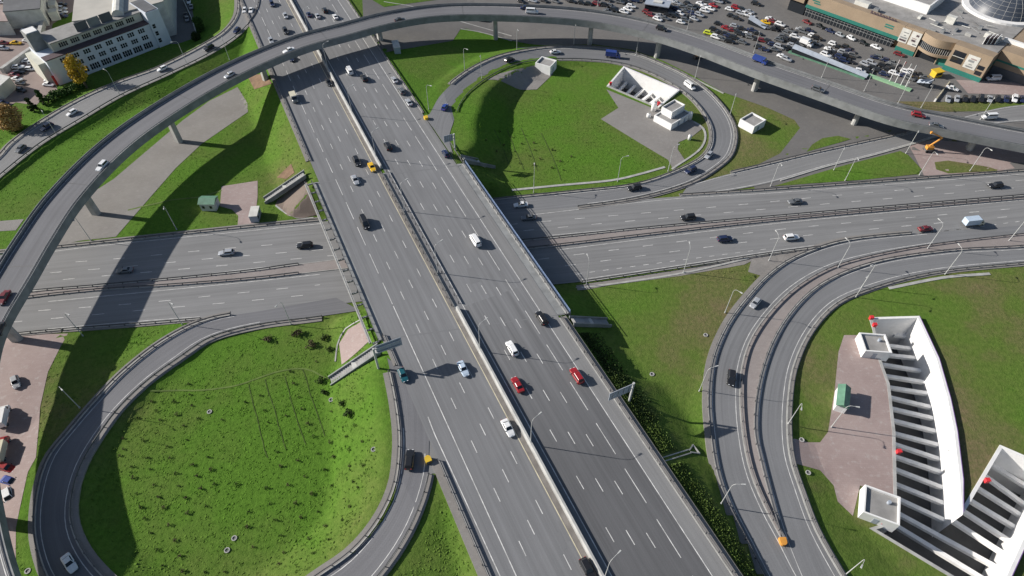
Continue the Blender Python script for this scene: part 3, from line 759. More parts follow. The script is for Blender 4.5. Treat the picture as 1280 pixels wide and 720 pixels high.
# box girder: section swept along the centre line
sec = [(VHW, -.05), (VHW, -.75), (VHW-2.2, -1.0), (VHW-3, -2.0), (-VHW+3, -2.0), (-VHW+2.2, -1.0), (-VHW, -.75), (-VHW, -.05)]
k = MB(); v = []
for i in range(len(VC)):
    for o, dz in sec: v.append((VC[i, 0]+vn[i, 0]*o-vorg[0], VC[i, 1]+vn[i, 1]*o-vorg[1], VC[i, 2]+dz))
n = len(sec); k.add(v, [(i*n+j, i*n+(j+1) % n, (i+1)*n+(j+1) % n, (i+1)*n+j) for i in range(len(VC)-1) for j in range(n)]); k.build('box_girder', M['conc_dark'], via)
for sg in (1, -1):
    k = MB(); k.ribbonbox(voff(sg*(VHW-.55))-vorg, voff(sg*(VHW-.05))-vorg, -.02, .55); k.build('parapet', M['conc_dark'], via)
    k = MB(); k.ribbonbox(voff(sg*(VHW+.03))-vorg, voff(sg*(VHW+.16))-vorg, -1.75 if sg > 0 else -.5, .9); k.build('fascia_panel', M['conc_dark'], via)
    k = MB(); k.ribbonbox(voff(sg*(VHW-.7))-vorg, voff(sg*(VHW-.62))-vorg, .55, .85); k.build('guard_beam', M['galv'], via)
mb = MB()
for o in (VHW-1.3, -VHW+1.3): line(mb, voff(o)-vorg, .16, .035)
marks('edge_line', mb, via)
PIERS = [(1395,214),(1209,190),(1066,157),(942,110),(826,69),(741,46),(623,36),(477,55),(331,100),(227,176),(125,270),(27,427),(6,643)]
JOINT = MB()
pl = ['first', 'second', 'third', 'fourth', 'fifth', 'sixth', 'seventh', 'eighth', 'ninth', 'tenth', 'eleventh', 'twelfth', 'thirteenth']
for idx, (px, py) in enumerate(PIERS):
    p = gp(px, py); i = int(np.argmin((VC[:, 0]-p.x)**2+(VC[:, 1]-p.y)**2)); q = VC[i]; gz = float(tz(q[0], q[1]))
    a = math.atan2(vt[i, 1], vt[i, 0]); top = q[2]-2.02
    root = empty('pier', (q[0]-vorg[0], q[1]-vorg[1], 0), a); root.parent = via
    root.name = 'pier'
    def hexcol(z0, z1, w0, w1, d0, d1):
        r0 = [(d0*sx*(1 if abs(sy) < .9 else .55), w0*sy, z0) for sx, sy in ((1, -.6), (1, .6), (.6, 1), (-.6, 1), (-1, .6), (-1, -.6), (-.6, -1), (.6, -1))]
        r1 = [(d1*sx*(1 if abs(sy) < .9 else .55), w1*sy, z1) for sx, sy in ((1, -.6), (1, .6), (.6, 1), (-.6, 1), (-1, .6), (-1, -.6), (-.6, -1), (.6, -1))]
        return MB().add(r0+r1, [(j, (j+1) % 8, 8+(j+1) % 8, 8+j) for j in range(8)]+[tuple(range(8, 16)), tuple(range(7, -1, -1))])
    hexcol(gz-.5, top-1.2, 1.5, 1.35, .95, .85).build('pier_shaft', M['conc'], root)
    hexcol(top-1.198, top-.35, 1.4, 2.6, .9, 1.1).build('pier_cap', M['conc'], root)
    for sy in (-1.6, 1.6): MB().box(-.5, .5, sy-.4, sy+.4, top-.348, top+.02).build('bearing', M['conc_pale'], root)
    if idx in (2, 4, 6, 8, 10):
        pass
for f in (.06, .2, .33, .46, .56, .66, .745, .80, .86, .92):
    i = int(f*len(VC)); a = VC[i]-vorg; nn = vn[i]; t = vt[i]
    w = VHW-.65
    mb = MB(); mb.add([(a[0]+nn[0]*w+t[0]*.15, a[1]+nn[1]*w+t[1]*.15, a[2]+.036), (a[0]-nn[0]*w+t[0]*.15, a[1]-nn[1]*w+t[1]*.15, a[2]+.036), (a[0]-nn[0]*w-t[0]*.15, a[1]-nn[1]*w-t[1]*.15, a[2]+.036), (a[0]+nn[0]*w-t[0]*.15, a[1]+nn[1]*w-t[1]*.15, a[2]+.036)], [(0, 1, 2, 3)])
    marks('expansion_joint', mb, via, 'post')
# ------------------------------------------------------------------ vehicles
def car_template(kind):
    """one vehicle: body, windows, wheels and lamps as separate meshes under an Empty; front faces +x"""
    P = dict(  # length, half width, sill, bonnet z, roof z, bonnet end x, roof front x, roof rear x, tail end x, boot z
        sedan=(4.6, .90, .28, .86, 1.45, .85, .2, -.95, -1.6, .95), hatchback=(4.1, .88, .28, .90, 1.50, .85, .25, -1.45, -1.85, 1.0),
        suv=(4.7, .94, .38, 1.02, 1.72, .95, .35, -1.85, -2.2, 1.15), van=(5.3, .98, .36, 1.10, 2.15, 1.75, 1.15, -2.45, -2.6, 1.2),
        estate=(4.6, .90, .28, .88, 1.50, .85, .2, -1.75, -2.15, 1.0))[kind]
    L, hw, sill, bz, rz, bx, rf, rr, tx, tz_ = P; h = L/2
    root = empty('parked_car' if False else 'car')
    st = [(-h, .72, sill+.15, tz_-.22), (-h+.12, .92, sill, tz_-.04), (-h+.5, 1, sill, tz_), (tx, 1, sill, tz_+.01), (rr, 1.0, sill, tz_), (0, 1.0, sill, (tz_+bz)/2+.02), (bx, 1.0, sill, bz+.03), (h-.6, .97, sill, bz-.06), (h-.15, .86, sill, bz-.17), (h, .66, sill+.12, bz-.33)]
    k = MB(); v = []
    for x, wf, z0, z1 in st:
        w = hw*wf
        v += [(x, -w*.94, z0), (x, -w, z0+.22), (x, -w, z1-.16), (x, -w*.86, z1), (x, w*.86, z1), (x, w, z1-.16), (x, w, z0+.22), (x, w*.94, z0)]
    k.add(v, [(i*8+j, i*8+(j+1) % 8, i*8+8+(j+1) % 8, i*8+8+j) for i in range(len(st)-1) for j in range(8)]+[tuple(range(7, -1, -1)), tuple((len(st)-1)*8+j for j in range(8))])
    b0, b1 = hw*.86, hw*.68
    zb = min(bz, tz_)-.06
    c = [(tx, -b0, zb), (bx, -b0, zb), (bx, b0, zb), (tx, b0, zb), (rr, -b1, rz), (rf, -b1, rz), (rf, b1, rz), (rr, b1, rz)]
    k.hexa(c)
    body = k.build('body', PAINT['white'], root)
    bm = bmesh.new(); bm.from_mesh(body.data)
    bmesh.ops.bevel(bm, geom=[e for e in bm.edges if e.calc_face_angle(0) > .9], offset=.05, segments=1, affect='EDGES'); bm.to_mesh(body.data); bm.free()
    body.material_slots[0].link = 'OBJECT'; body.material_slots[0].material = PAINT['white']
    C3 = [Vector(p) for p in c]
    def pane(name, a, b, d, e, u0=.08, u1=.92, w0=.12, w1=.9):
        a, b, d, e = C3[a], C3[b], C3[d], C3[e]   # a-b bottom, e-d top
        f = lambda u, w: (a.lerp(b, u)).lerp(e.lerp(d, u), w)
        nn = (b-a).cross(e-a).normalized()*.012
        q = [f(u0, w0), f(u1, w0), f(u1, w1), f(u0, w1)]
        MB().hexa([p-nn for p in q]+[p+nn for p in q]).build(name, M['glass'], root)
    pane('windscreen', 1, 2, 6, 5, .05, .95, .16, .93); pane('rear_window', 3, 0, 4, 7, .08, .92, .22 if kind != 'van' else .45, .88)
    pane('side_window', 0, 1, 5, 4, .1, .88, .2 if kind != 'van' else .5, .86); pane('side_window', 2, 3, 7, 6, .12, .9, .2 if kind != 'van' else .5, .86)
    for x in (-h*.60, h*.62):
        for y in (-1, 1):
            kk = MB(); n = 12; r = .33 if kind != 'suv' else .37
            kk.tube([(0, -.11, 0), (0, .11, 0)], r, n, 0); kk.tube([(0, y*.1, 0), (0, y*.125, 0)], r*.6, n, 1)
            o = kk.build('wheel', [M['tyre'], M['galv']], root); o.location = (x, y*(hw-.09), r)
    for y in (-1, 1):
        MB().box(h-.22, h-.03, y*hw*.5-.17, y*hw*.5+.17, bz-.32, bz-.18).build('headlight', M['headl'], root)
        MB().box(-h+.0, -h+.13, y*hw*.62-.16, y*hw*.62+.16, tz_-.28, tz_-.10).build('tail_light', M['taill'], root)
        MB().box(bx-.25, bx-.05, y*(hw+.06)-.08, y*(hw+.06)+.08, bz+.04, bz+.18).build('wing_mirror', M['tyre'], root)
    return root
def truck_template(L, boxcol, cabcol, boxh=2.9):
    root = empty('truck'); h = L/2
    k = MB(); k.box(-h, h-.3, -.42, .42, .5, .78); k.build('chassis', M['post'], root)
    k = MB(); v = []
    for x, z1, w in ((h-1.75, 2.2, 1.0), (h-1.1, 2.25, 1.0), (h-.5, 1.45, .98), (h-.1, 1.3, .95), (h, 1.0, .9)):
        v += [(x, -w, .45), (x, -w, z1-.15), (x, -w+.15, z1), (x, w-.15, z1), (x, w, z1-.15), (x, w, .45)]
    k.add(v, [(i*6+j, i*6+(j+1) % 6, i*6+6+(j+1) % 6, i*6+6+j) for i in range(4) for j in range(6)]+[tuple(range(5, -1, -1)), tuple(24+j for j in range(6))]); k.build('cab', PAINT[cabcol], root)
    MB().hexa([(h-1.02, -.8, 2.12), (h-.55, -.8, 1.52), (h-.55, .8, 1.52), (h-1.02, .8, 2.12), (h-.98, -.8, 2.17), (h-.51, -.8, 1.57), (h-.51, .8, 1.57), (h-.98, .8, 2.17)]).build('windscreen', M['glass'], root)
    for y in (-1, 1): MB().box(h-1.5, h-.95, y*1.0-.015, y*1.0+.015, 1.4, 1.95).build('side_window', M['glass'], root)
    MB().box(-h, h-1.85, -1.05, 1.05, .85, boxh).build('cargo_box', PAINT[boxcol], root)
    for x in (-h+.9, h-.9):
        for y in (-1, 1):
            kk = MB(); kk.tube([(0, -.13, 0), (0, .13, 0)], .42, 12, 0); kk.tube([(0, y*.12, 0), (0, y*.145, 0)], .24, 10, 1)
            o = kk.build('wheel', [M['tyre'], M['galv']], root); o.location = (x, y*.88, .42)
    for y in (-.65, .65): MB().box(h-.08, h+.02, y-.15, y+.15, .75, .92).build('headlight', M['headl'], root)
    return root
TPL = {k: car_template(k) for k in ('sedan', 'hatchback', 'suv', 'van', 'estate')}
used = set()
LITE = {}
def remove_tree(o):
    for c in list(o.children): remove_tree(c)
    bpy.data.objects.remove(o)
def put_car(kind, col, loc, d, label, group, lite=False):
    t = TPL[kind]; c = t.copy(); COL.objects.link(c)
    for ch in t.children:
        nm = ch.name.split('.')[0]
        if lite and nm in ('headlight', 'wing_mirror', 'tail_light'): continue
        q = ch.copy(); COL.objects.link(q); q.parent = c
        if nm == 'body': q.material_slots[0].link = 'OBJECT'; q.material_slots[0].material = PAINT[col]
    c.location = loc; d = Vector(d).normalized()
    pitch = -math.asin(max(-1, min(1, d.z))); c.rotation_euler = (0, pitch, math.atan2(d.y, d.x))
    return tag(c, label, 'van' if kind == 'van' else 'car', group)
def road_car(r, px, py, sg, kind, col, phrase, dz=.55):
    p, t = r.locate(px, py, dz)
    names = dict(sedan='saloon car', hatchback='hatchback', suv='tall off-road car', van='van', estate='estate car')
    return put_car(kind, col, (p.x, p.y, p.z+.03), tuple(t*sg), '%s %s %s' % (col if col != 'paleblue' else 'pale blue', names[kind], phrase), 'vehicles driving on the roads')
RC = [  # main road, near to far
 (MAIN,735,712,1,'estate','black','by the median at the bottom edge of the picture'), (MAIN,635,535,1,'sedan','white','left of the median near the bottom'), (MAIN,647,481,-1,'sedan','red','nearest the median, left one of two red cars'),
 (MAIN,721,470,-1,'suv','red','close to the right shoulder, right one of two red cars'), (MAIN,640,436,-1,'suv','white','just right of the median ahead of the red cars'), (MAIN,579,461,1,'sedan','paleblue','in the middle left lanes level with the big sign'),
 (MAIN,504,469,1,'hatchback','teal','beside the left rail under the sign shadow'), (MAIN,677,398,-1,'suv','black','at the right end of the bridge'), (MAIN,594,301,-1,'van','white','on the right half of the bridge'),
 (MAIN,456,279,1,'van','black','on the left half of the bridge'), (MAIN,444,225,1,'sedan','silver','left of the yellow taxi'), (MAIN,465,209,1,'sedan','yellow','like a taxi beside the median before the bridge'), (MAIN,446,202,1,'suv','black','left behind the yellow taxi'),
 (MAIN,485,183,-1,'suv','black','right of the median beyond the bridge'), (MAIN,557,192,-1,'hatchback','navy','where the upper loop leaves the bridge'), (MAIN,411,103,1,'sedan','black','beside the median in the viaduct shadow'),
 (MAIN,437,89,-1,'van','white','just out of the viaduct shadow'), (MAIN,455,98,-1,'suv','black','right behind the white van near the viaduct shadow'), (MAIN,493,100,-1,'sedan','silver','first of three stopped on the right shoulder'),
 (MAIN,502,114,-1,'suv','grey','in the middle of three stopped on the right shoulder'), (MAIN,511,128,-1,'sedan','silver','last of three stopped on the right shoulder'), (MAIN,364,73,1,'sedan','navy','half under the viaduct on the left lanes'),
 (MAIN,339,51,1,'hatchback','silver','beyond the viaduct beside the left rail'), (MAIN,357,39,1,'suv','black','beyond the viaduct in the left lanes'), (MAIN,357,20,1,'hatchback','silver','far beyond the viaduct in the left lanes'), (MAIN,340,5,1,'suv','navy','far away on the left lanes at the top edge'),
 (MAIN,386,18,-1,'sedan','navy','far away just right of the median'), (MAIN,397,20,-1,'sedan','silver','far away second from the median'), (MAIN,406,13,-1,'suv','black','far away behind the silver car right of the median'), (MAIN,419,21,-1,'sedan','white','far away in the right lane beyond the viaduct'),
 (CROSS,381,307,-1,'suv','black','about to pass under the bridge from the left'), (CROSS,283,316,-1,'estate','silver','on the left arm of the crossing road in the sun'), (CROSS,156,338,-1,'sedan','grey','in the viaduct shadow on the crossing road'),
 (CROSS,661,272,-1,'sedan','grey','coming out of the bridge shadow on the right'), (CROSS,860,272,-1,'suv','black','on the far half of the right crossing road'), (CROSS,906,299,1,'suv','navy','on the near half of the right crossing road'),
 (CROSS,994,252,-1,'sedan','grey','beneath the triangular lawn on the far lanes'), (CROSS,1244,232,-1,'suv','black','at the far right of the crossing road'), (CROSS,1157,286,1,'sedan','maroon','ahead of the pale truck on the right'), (CROSS,989,297,1,'suv','white','near the gore of the outer right ramp'),
 (UR,651,256,1,'sedan','white','at the foot of the upper loop by the bridge'), (UR,793,235,1,'suv','black','at the foot of the upper loop beside the lawn kerb'), (UR,863,213,1,'suv','navy','where the upper loop comes down to the crossing road'), (UR,886,194,1,'hatchback','silver','on the right bend of the upper loop'),
 (UR,862,108,1,'van','white','on the upper loop above the trench house'), (UR,694,65,1,'sedan','white','on the top of the upper loop'), (UR,637,75,1,'suv','black','on the left bend of the upper loop'), (UR,556,134,1,'hatchback','blue','at the start of the upper loop'),
 (R1,944,379,1,'hatchback','silver','on the outer right ramp near its start'), (R1,914,473,1,'suv','black','on the outer right ramp halfway down'), (LL,512,575,1,'suv','black','at the exit of the lower loop beside the yellow cushion'), (LL,87,704,1,'sedan','white','on the bottom bend of the lower loop'),
 (UL,26,186,-1,'hatchback','grey','leftmost on the upper left ramp'), (UL,59,159,-1,'suv','navy','on the upper left ramp below the russet tree'), (UL,90,141,-1,'hatchback','white','on the upper left ramp right of the small pines'), (UL,203,86,-1,'hatchback','white','on the upper left ramp below the office end'),
 (UL,261,60,-1,'suv','black','on the upper left ramp before its last bend'), (UL,296,38,-1,'hatchback','navy','on the last bend of the upper left ramp'), (UL,306,13,-1,'hatchback','white','left of a pair at the top of the upper left ramp'), (UL,314,13,-1,'sedan','white','right of a pair at the top of the upper left ramp'),
 (VIA,128,208,1,'suv','white','on the left sweep of the viaduct'), (VIA,287,94,1,'hatchback','silver','on the viaduct left of the main road'), (VIA,361,63,1,'sedan','white','on the viaduct right above the main road'), (VIA,500,25,-1,'sedan','black','on the viaduct just right of the main road'),
 (VIA,657,10,-1,'sedan','navy','on the viaduct behind a small white van'), (VIA,665,15,-1,'van','white','on the top of the viaduct'), (VIA,827,36,-1,'suv','black','on the viaduct right of the top pier'), (VIA,1022,112,-1,'suv','grey','on the viaduct below the car park'),
 (VIA,1148,144,-1,'suv','red','on the right end of the viaduct'), (VIA,1170,157,-1,'sedan','grey','behind the red car on the viaduct end'), (VIA,5,372,1,'sedan','maroon','upper of two at the left edge of the viaduct'), (VIA,-1,412,1,'sedan','black','lower of two at the left edge of the viaduct')]
for a in RC: road_car(*a)
for px, py, kind, col, ph, d in ((605,26,'sedan','navy','on the ground road behind the viaduct', (1,0)), (684,27,'sedan','white','under the top of the viaduct on the ground road', (1,.05)), (1236,147,'van','white','on the service road north of the viaduct', (-1,.05)), (1241,99,'van','white','parked by the shopping centre corner', (-1,.02)), (1190,111,'sedan','white','crossing the forecourt beside the barrier', (1,.3))):
    p = un(px, py, .5); q = un(px+10*d[0], py+10*d[1], .5)
    put_car(kind, col, (p.x, p.y, .13), (q.x-p.x, q.y-p.y, 0), '%s %s %s' % (col, kind, ph), 'vehicles driving on the roads')
def put_truck(tpl, p, d, label):
    tpl.location = p; d = Vector(d).normalized(); tpl.rotation_euler = (0, -math.asin(d.z), math.atan2(d.y, d.x)); tag(tpl, label, 'truck', 'trucks and lorries')
for px, py, kind, col, d, ph in ((14,602,'sedan','blue',(1,.3),'standing on the pink paving below the cream truck'), (9,585,'hatchback','red',(1,.3),'parked at the left edge between truck and blue car'), (12,622,'suv','white',(.3,1),'lowest of those parked at the left edge'), (20,478,'hatchback','silver',(.3,1),'topmost of those parked at the left edge')):
    p = un(px, py, .5); q = un(px+10*d[0], py+10*d[1], .5); put_car(kind, col, (p.x, p.y, .07), (q.x-p.x, q.y-p.y, 0), '%s %s %s' % (col, kind, ph), 'cars parked at the left edge')
for r, px, py, sg, L, bc_, cc, lb, bh in ((UR,766,69,1,6.2,'blue','blue','blue box truck with white roof on the upper loop', 2.7), (CROSS,1217,278,1,6.4,'paleblue','cream','pale blue box truck with cream tail on the right crossing road', 2.8), (VIA,950,75,-1,5.6,'blue','blue','small blue truck on the viaduct below the car park', 2.1), (MAIN,367,121,1,6.4,'cream','grey','pale flatbed truck leaving the viaduct shadow on the left lanes', 1.5)):
    p, t = r.locate(px, py, 1.0); put_truck(truck_template(L, bc_, cc, bh), (p.x, p.y, p.z+.03), t*sg, lb)
for (px, py), d, L, a, b, lb in (((4,521),(.2,-1),6.0,'white','white','white box truck parked at the left edge on pink paving'), ((2,562),(.25,-1),6.6,'cream','red','cream box truck with red cab parked at the left edge below the white truck'), ((1008,54),(1,.4),5.5,'white','white','white box truck standing among the cars in the car park')):
    p = un(px, py, 1); q = un(px+8*d[0], py+8*d[1], 1); put_truck(truck_template(L, a, b, 2.7), (p.x, p.y, .1), (q.x-p.x, q.y-p.y, 0), lb)
ORD = ['first','second','third','fourth','fifth','sixth','seventh','eighth','ninth','tenth','eleventh','twelfth','thirteenth','fourteenth','fifteenth','sixteenth']
CC = dict(w='white', k='black', s='silver', r='red', d='maroon', y='yellow', l='lime', g='grey', b='blue', n='navy')
def lot(row, dvec, spots, grp='cars parked in the shopping centre car park', z=.5):
    spots = sorted(spots)
    for i, (px, py, c) in enumerate(spots):
        kind = random.choice(['sedan', 'hatchback', 'suv', 'estate', 'sedan'])
        j = random.uniform(-.12, .12); p = un(px, py, z); q = un(px+10*dvec[0], py+10*dvec[1]+j*8, z)
        if c == 'k': c = random.choice('kkkgn')
        if c == 's': c = random.choice('ssg')
        put_car(kind, CC[c], (p.x, p.y, .07), (q.x-p.x, q.y-p.y, 0), '%s car, %s from left, %s' % (CC[c], ORD[i], row), grp, True)
A = (1, .28)
lot('top row along the upper edge behind the viaduct', A, [(652,2,'k'),(666,1,'s'),(680,1,'k'),(695,2,'s'),(715,2,'k'),(727,4,'k'),(736,5,'k'),(746,5,'d'),(756,7,'k'),(764,8,'k'),(775,3,'k'),(782,2,'k')])
lot('white trio left of the glass pavilion', A, [(789,8,'w'),(785,11.5,'w'),(780,15,'w')])
lot('group just below the glass pavilion', A, [(809,16,'d'),(814,19.5,'d'),(825,20,'s'),(831,23,'s'),(836,19,'k'),(822,24,'w')])
lot('pair right of the glass pavilion', A, [(840,1,'w'),(846,4,'s'),(830,4,'k'),(836,7,'k')])
lot('diagonal line right of the hedge strip', A, [(851,28,'w'),(857,25,'s'),(863,22,'k'),(868,24,'s'),(866,17,'k'),(874,19,'s'),(881,14,'w'),(888,11,'w')])
lot('upper diagonal line near the top edge', A, [(870,9,'k'),(876,5,'w'),(884,2,'k'),(892,7,'r'),(898,2,'s'),(882,8,'w'),(905,1,'k')])
lot('cluster left of the white corner ramp', A, [(912,12,'w'),(920,10,'r'),(928,12,'k'),(937,15,'s'),(914,20,'k'),(921,23,'k'),(930,18,'w'),(938,20,'w'),(926,17,'s'),(945,5,'k')])
lot('near row just behind the viaduct around the lime car', A, [(898,30,'k'),(886,42,'l'),(893,37,'k'),(900,41,'k'),(895,47,'w'),(902,49,'s'),(907,43,'k'),(908,35,'r'),(915,38,'d'),(922,40,'k')])
lot('near row right of the lime car', A, [(933,43,'w'),(938,47,'s'),(944,49,'k'),(953,51,'d'),(961,53,'k'),(966,56,'k'),(974,59,'s'),(979,60,'k'),(949,60,'k'),(955,62,'k'),(928,53,'g'),(967,62,'s')])
lot('aisle by the yellow car', A, [(957,28,'y'),(963,24,'w'),(966,27,'d'),(968,37,'k'),(956,34,'k'),(975,31,'w'),(973,36,'k')])
lot('lane between viaduct and covered walkway', (1, .35), [(978,71,'w'),(983,74,'s')])
lot('block right of the yellow car', A, [(994,46,'w'),(1004,40,'k'),(1016,45,'w'),(993,52,'k'),(1001,37,'s'),(1021,48,'k'),(1011,38,'k'),(998,56,'k')])
lot('single file along the shop front', (1, .46), [(1009,28,'d'),(1025,33,'k'),(1038,39,'k'),(1050,44,'s'),(1064,48,'w'),(1079,54,'k'),(1095,59,'w')])
lot('middle block between two aisles', A, [(1042,56,'w'),(1037,62,'w'),(1032,69,'w'),(1048,59,'k'),(1058,59,'k'),(1054,66,'s'),(1050,72,'k'),(1062,64,'k'),(1043,67,'k'),(1058,71,'k'),(1066,69,'g')])
lot('right block beside the flagpoles', A, [(1095,72,'k'),(1109,76,'k'),(1082,81,'s'),(1089,79,'s'),(1079,86,'k'),(1075,89,'w'),(1098,89,'k'),(1091,85,'k'),(1100,73,'k'),(1117,79,'k'),(1085,89,'k')])
lot('gap behind the flagpoles', (1, .3), [(1124,68,'d'),(1132,90,'w'),(1139,91,'w'),(1130,95,'k'),(1150,94,'k'),(1157,97,'k'),(1146,99,'k'),(1118,92,'w')])
lot('straight row above the green verge at the right', (-.12, 1), [(1185,124,'s'),(1196,124,'s'),(1206,124,'k'),(1216,124,'k'),(1226,124,'k'),(1237,124,'s'),(1247,124,'k'),(1258,124,'k'),(1268,124,'w'),(1278,124,'k')])
lot('upper left lot near the dark shed', (1, .05), [(41,29,'w'),(41,36,'s'),(33,40,'w'),(40,45,'k'),(35,51,'w'),(20,54,'y'),(5,54,'d'),(5,61,'s'),(16,33,'k'),(11,40,'k'),(22,31,'s'),(3,3,'w')], 'cars parked around the office building')
lot('column behind the office tower', (1, .02), [(79,6,'k'),(78,11,'s'),(78,15.5,'w'),(79,20,'k')], 'cars parked around the office building')
lot('column along the left end of the office', (1, -.08), [(55,54,'w'),(54,58,'w'),(51,64,'w'),(49,69,'w'),(35,76,'w'),(43,79,'w'),(23,84,'w'),(31,87,'s'),(39,86.5,'w'),(24,91,'k')], 'cars parked around the office building')
lot('row between office and pale shed', (1, .1), [(18,94,'d'),(22,99,'w'),(26,104,'k'),(27,113,'k'),(61,106,'w'),(63,101,'w'),(4,129,'n'),(1,158,'s')], 'cars parked around the office building')
lot('yard right of the office', (.05, 1), [(215,27,'w'),(216,35,'w'),(215,8,'s'),(232,19,'k'),(234,24,'k'),(236,2,'w'),(239,9,'s')], 'cars parked around the office building')
lot('filler row under the upper edge left of the pavilion', A, [(660,-2,'k'),(690,-3,'k'),(705,-2,'w'),(722,-3,'k'),(742,-2,'s'),(760,0,'k'),(793,1,'k'),(801,-1,'k'),(768,13,'k'),(760,14,'s')])
lot('short rows between pavilion and diagonal line', A, [(846,12,'k'),(853,8,'s'),(860,5,'k'),(850,17,'w'),(857,14,'k'),(843,20,'k'),(864,10,'k')])
lot('inner row right of the lime car', A, [(911,45,'k'),(918,48,'k'),(925,43,'k'),(919,33,'s'),(927,36,'k'),(940,38,'k'),(947,42,'k'),(912,52,'k')])
lot('dark cluster left of the white box truck', A, [(984,42,'k'),(988,38,'k'),(979,46,'s'),(986,60,'k'),(984,50,'k'),(974,50,'k'),(990,57,'s'),(1012,52,'k'),(1020,54,'k')])
lot('dark cars filling the block by the flagpoles', A, [(1104,83,'k'),(1110,87,'k'),(1105,93,'k'),(1112,82,'s'),(1118,86,'k'),(1037,66,'k'),(1047,78,'k'),(1055,76,'k'),(1062,77,'k'),(1040,75,'k'),(1143,93,'k'),(1137,98,'k')])
for t in TPL.values(): remove_tree(t)
# orange boom lift and small loader under the viaduct
def boom():
    p = un(1160,189,0); q = un(1170,189,0); a = math.atan2(q.y-p.y, q.x-p.x)
    r = empty('boom_lift', (p.x, p.y, .1), a, 'orange boom lift working below the right end of the viaduct', 'boom lift')
    MB().box(-1.6, 1.6, -1.1, 1.1, .5, 1.0).build('chassis', M['post'], r)
    for x in (-1.1, 1.1):
        for y in (-1, 1): o = MB().tube([(0, -.2, 0), (0, .2, 0)], .5, 12).build('wheel', M['tyre'], r); o.location = (x, y, .5)
    MB().box(-1.3, .9, -.8, .8, 1.0, 2.1).build('turret', M['orange'], r)
    MB().tube([(-.6, 0, 2.1), (2.2, 0, 5.4)], .28, 6).build('boom', M['orange'], r); MB().tube([(2.2, 0, 5.4), (-1.9, .6, 7.1)], .2, 6).build('boom', M['orange'], r)
    MB().box(-2.3, -1.8, .3, 1.0, 6.7, 7.4).build('basket', M['orange'], r)
boom()
p = un(871,73,0); r = empty('loader', (p.x, p.y, .1), .4, 'small dark loader with orange cab beneath the viaduct', 'loader')
MB().box(-1.5, 1.4, -.8, .8, .5, 1.3).build('body', M['post'], r); MB().box(-.9, .3, -.65, .65, 1.3, 2.4).build('cab', M['orange'], r); MB().box(1.9, 2.4, -1.1, 1.1, .15, .9).build('bucket', M['post'], r)
for y in (-.6, .6): MB().tube([(.8, y, 1.2), (2.0, y, .6)], .12, 5).build('lift_arm', M['orange'], r)
for x in (-.9, .9):
    for y in (-1, 1): o = MB().tube([(0, -.18, 0), (0, .18, 0)], .55, 12).build('wheel', M['tyre'], r); o.location = (x, y*.85, .55)
# ------------------------------------------------------------------ street lamps
def lamp_tpl(h, arm):
    r = empty('street_lamp')
    k = MB(); k.tube([(0, 0, -.3), (0, 0, h*.5), (0, 0, h-1.2)], [.11, .09, .065], 8); k.tube([(0, 0, -.3), (0, 0, .5)], .18, 8); k.build('pole', M['lamp'], r)
    k = MB(); k.tube([(0, 0, h-1.25), (.15, 0, h-.6), (.6, 0, h-.15), (arm, 0, h)], [.06, .05, .045, .04], 6); k.build('arm', M['lamp'], r)
    k = MB(); k.hexa([(arm-.1, -.1, h-.09), (arm+.75, -.17, h-.03), (arm+.75, .17, h-.03), (arm-.1, .1, h-.09), (arm-.1, -.08, h+.06), (arm+.7, -.13, h+.14), (arm+.7, .13, h+.14), (arm-.1, .08, h+.06)])
    hd = k.build('lamp_head', M['lamp'], r); MB().box(arm+.1, arm+.65, -.11, .11, h-.1, h-.07).build('lens', M['lens'], hd); return r
LT = {True: lamp_tpl(10.8, 2.0), False: lamp_tpl(10.0, 1.7)}
def lamp(px, py, hx, hy, phrase, z=None, tall=False):
    p = un(px, py, z) if z is not None else gp(px, py)
    q = un(hx, hy, p.z+10.2); a = math.atan2(q.y-p.y, q.x-p.x)
    c = copy_tree(LT[tall]); c.location = p; c.rotation_euler = (0, 0, a)
    return tag(c, 'pale street lamp '+phrase, 'street lamp', 'street lamps of the interchange')
for Y, ph in ((38,'on the main median at the bottom edge'), (66,'on the main median level with the long right sign'), (91,'on the main median near the end of the bridge'), (117,'on the main median railing in the middle of the bridge'), (142,'on the main median at the far part of the bridge'), (167,'on the main median beyond the yellow taxi'), (192,'on the main median before the viaduct shadow'), (222,'on the main median next to the viaduct'), (250,'on the main median beyond the viaduct')):
    s = (Y-AX[1])/AD[1]; c = copy_tree(LT[True]); q = mainpt(s, .0); c.location = (q[0], q[1], ZM); c.rotation_euler = (0, 0, math.atan2(-AN[1]+.35, -AN[0])); tag(c, 'tall street lamp '+ph, 'street lamp', 'street lamps of the interchange')
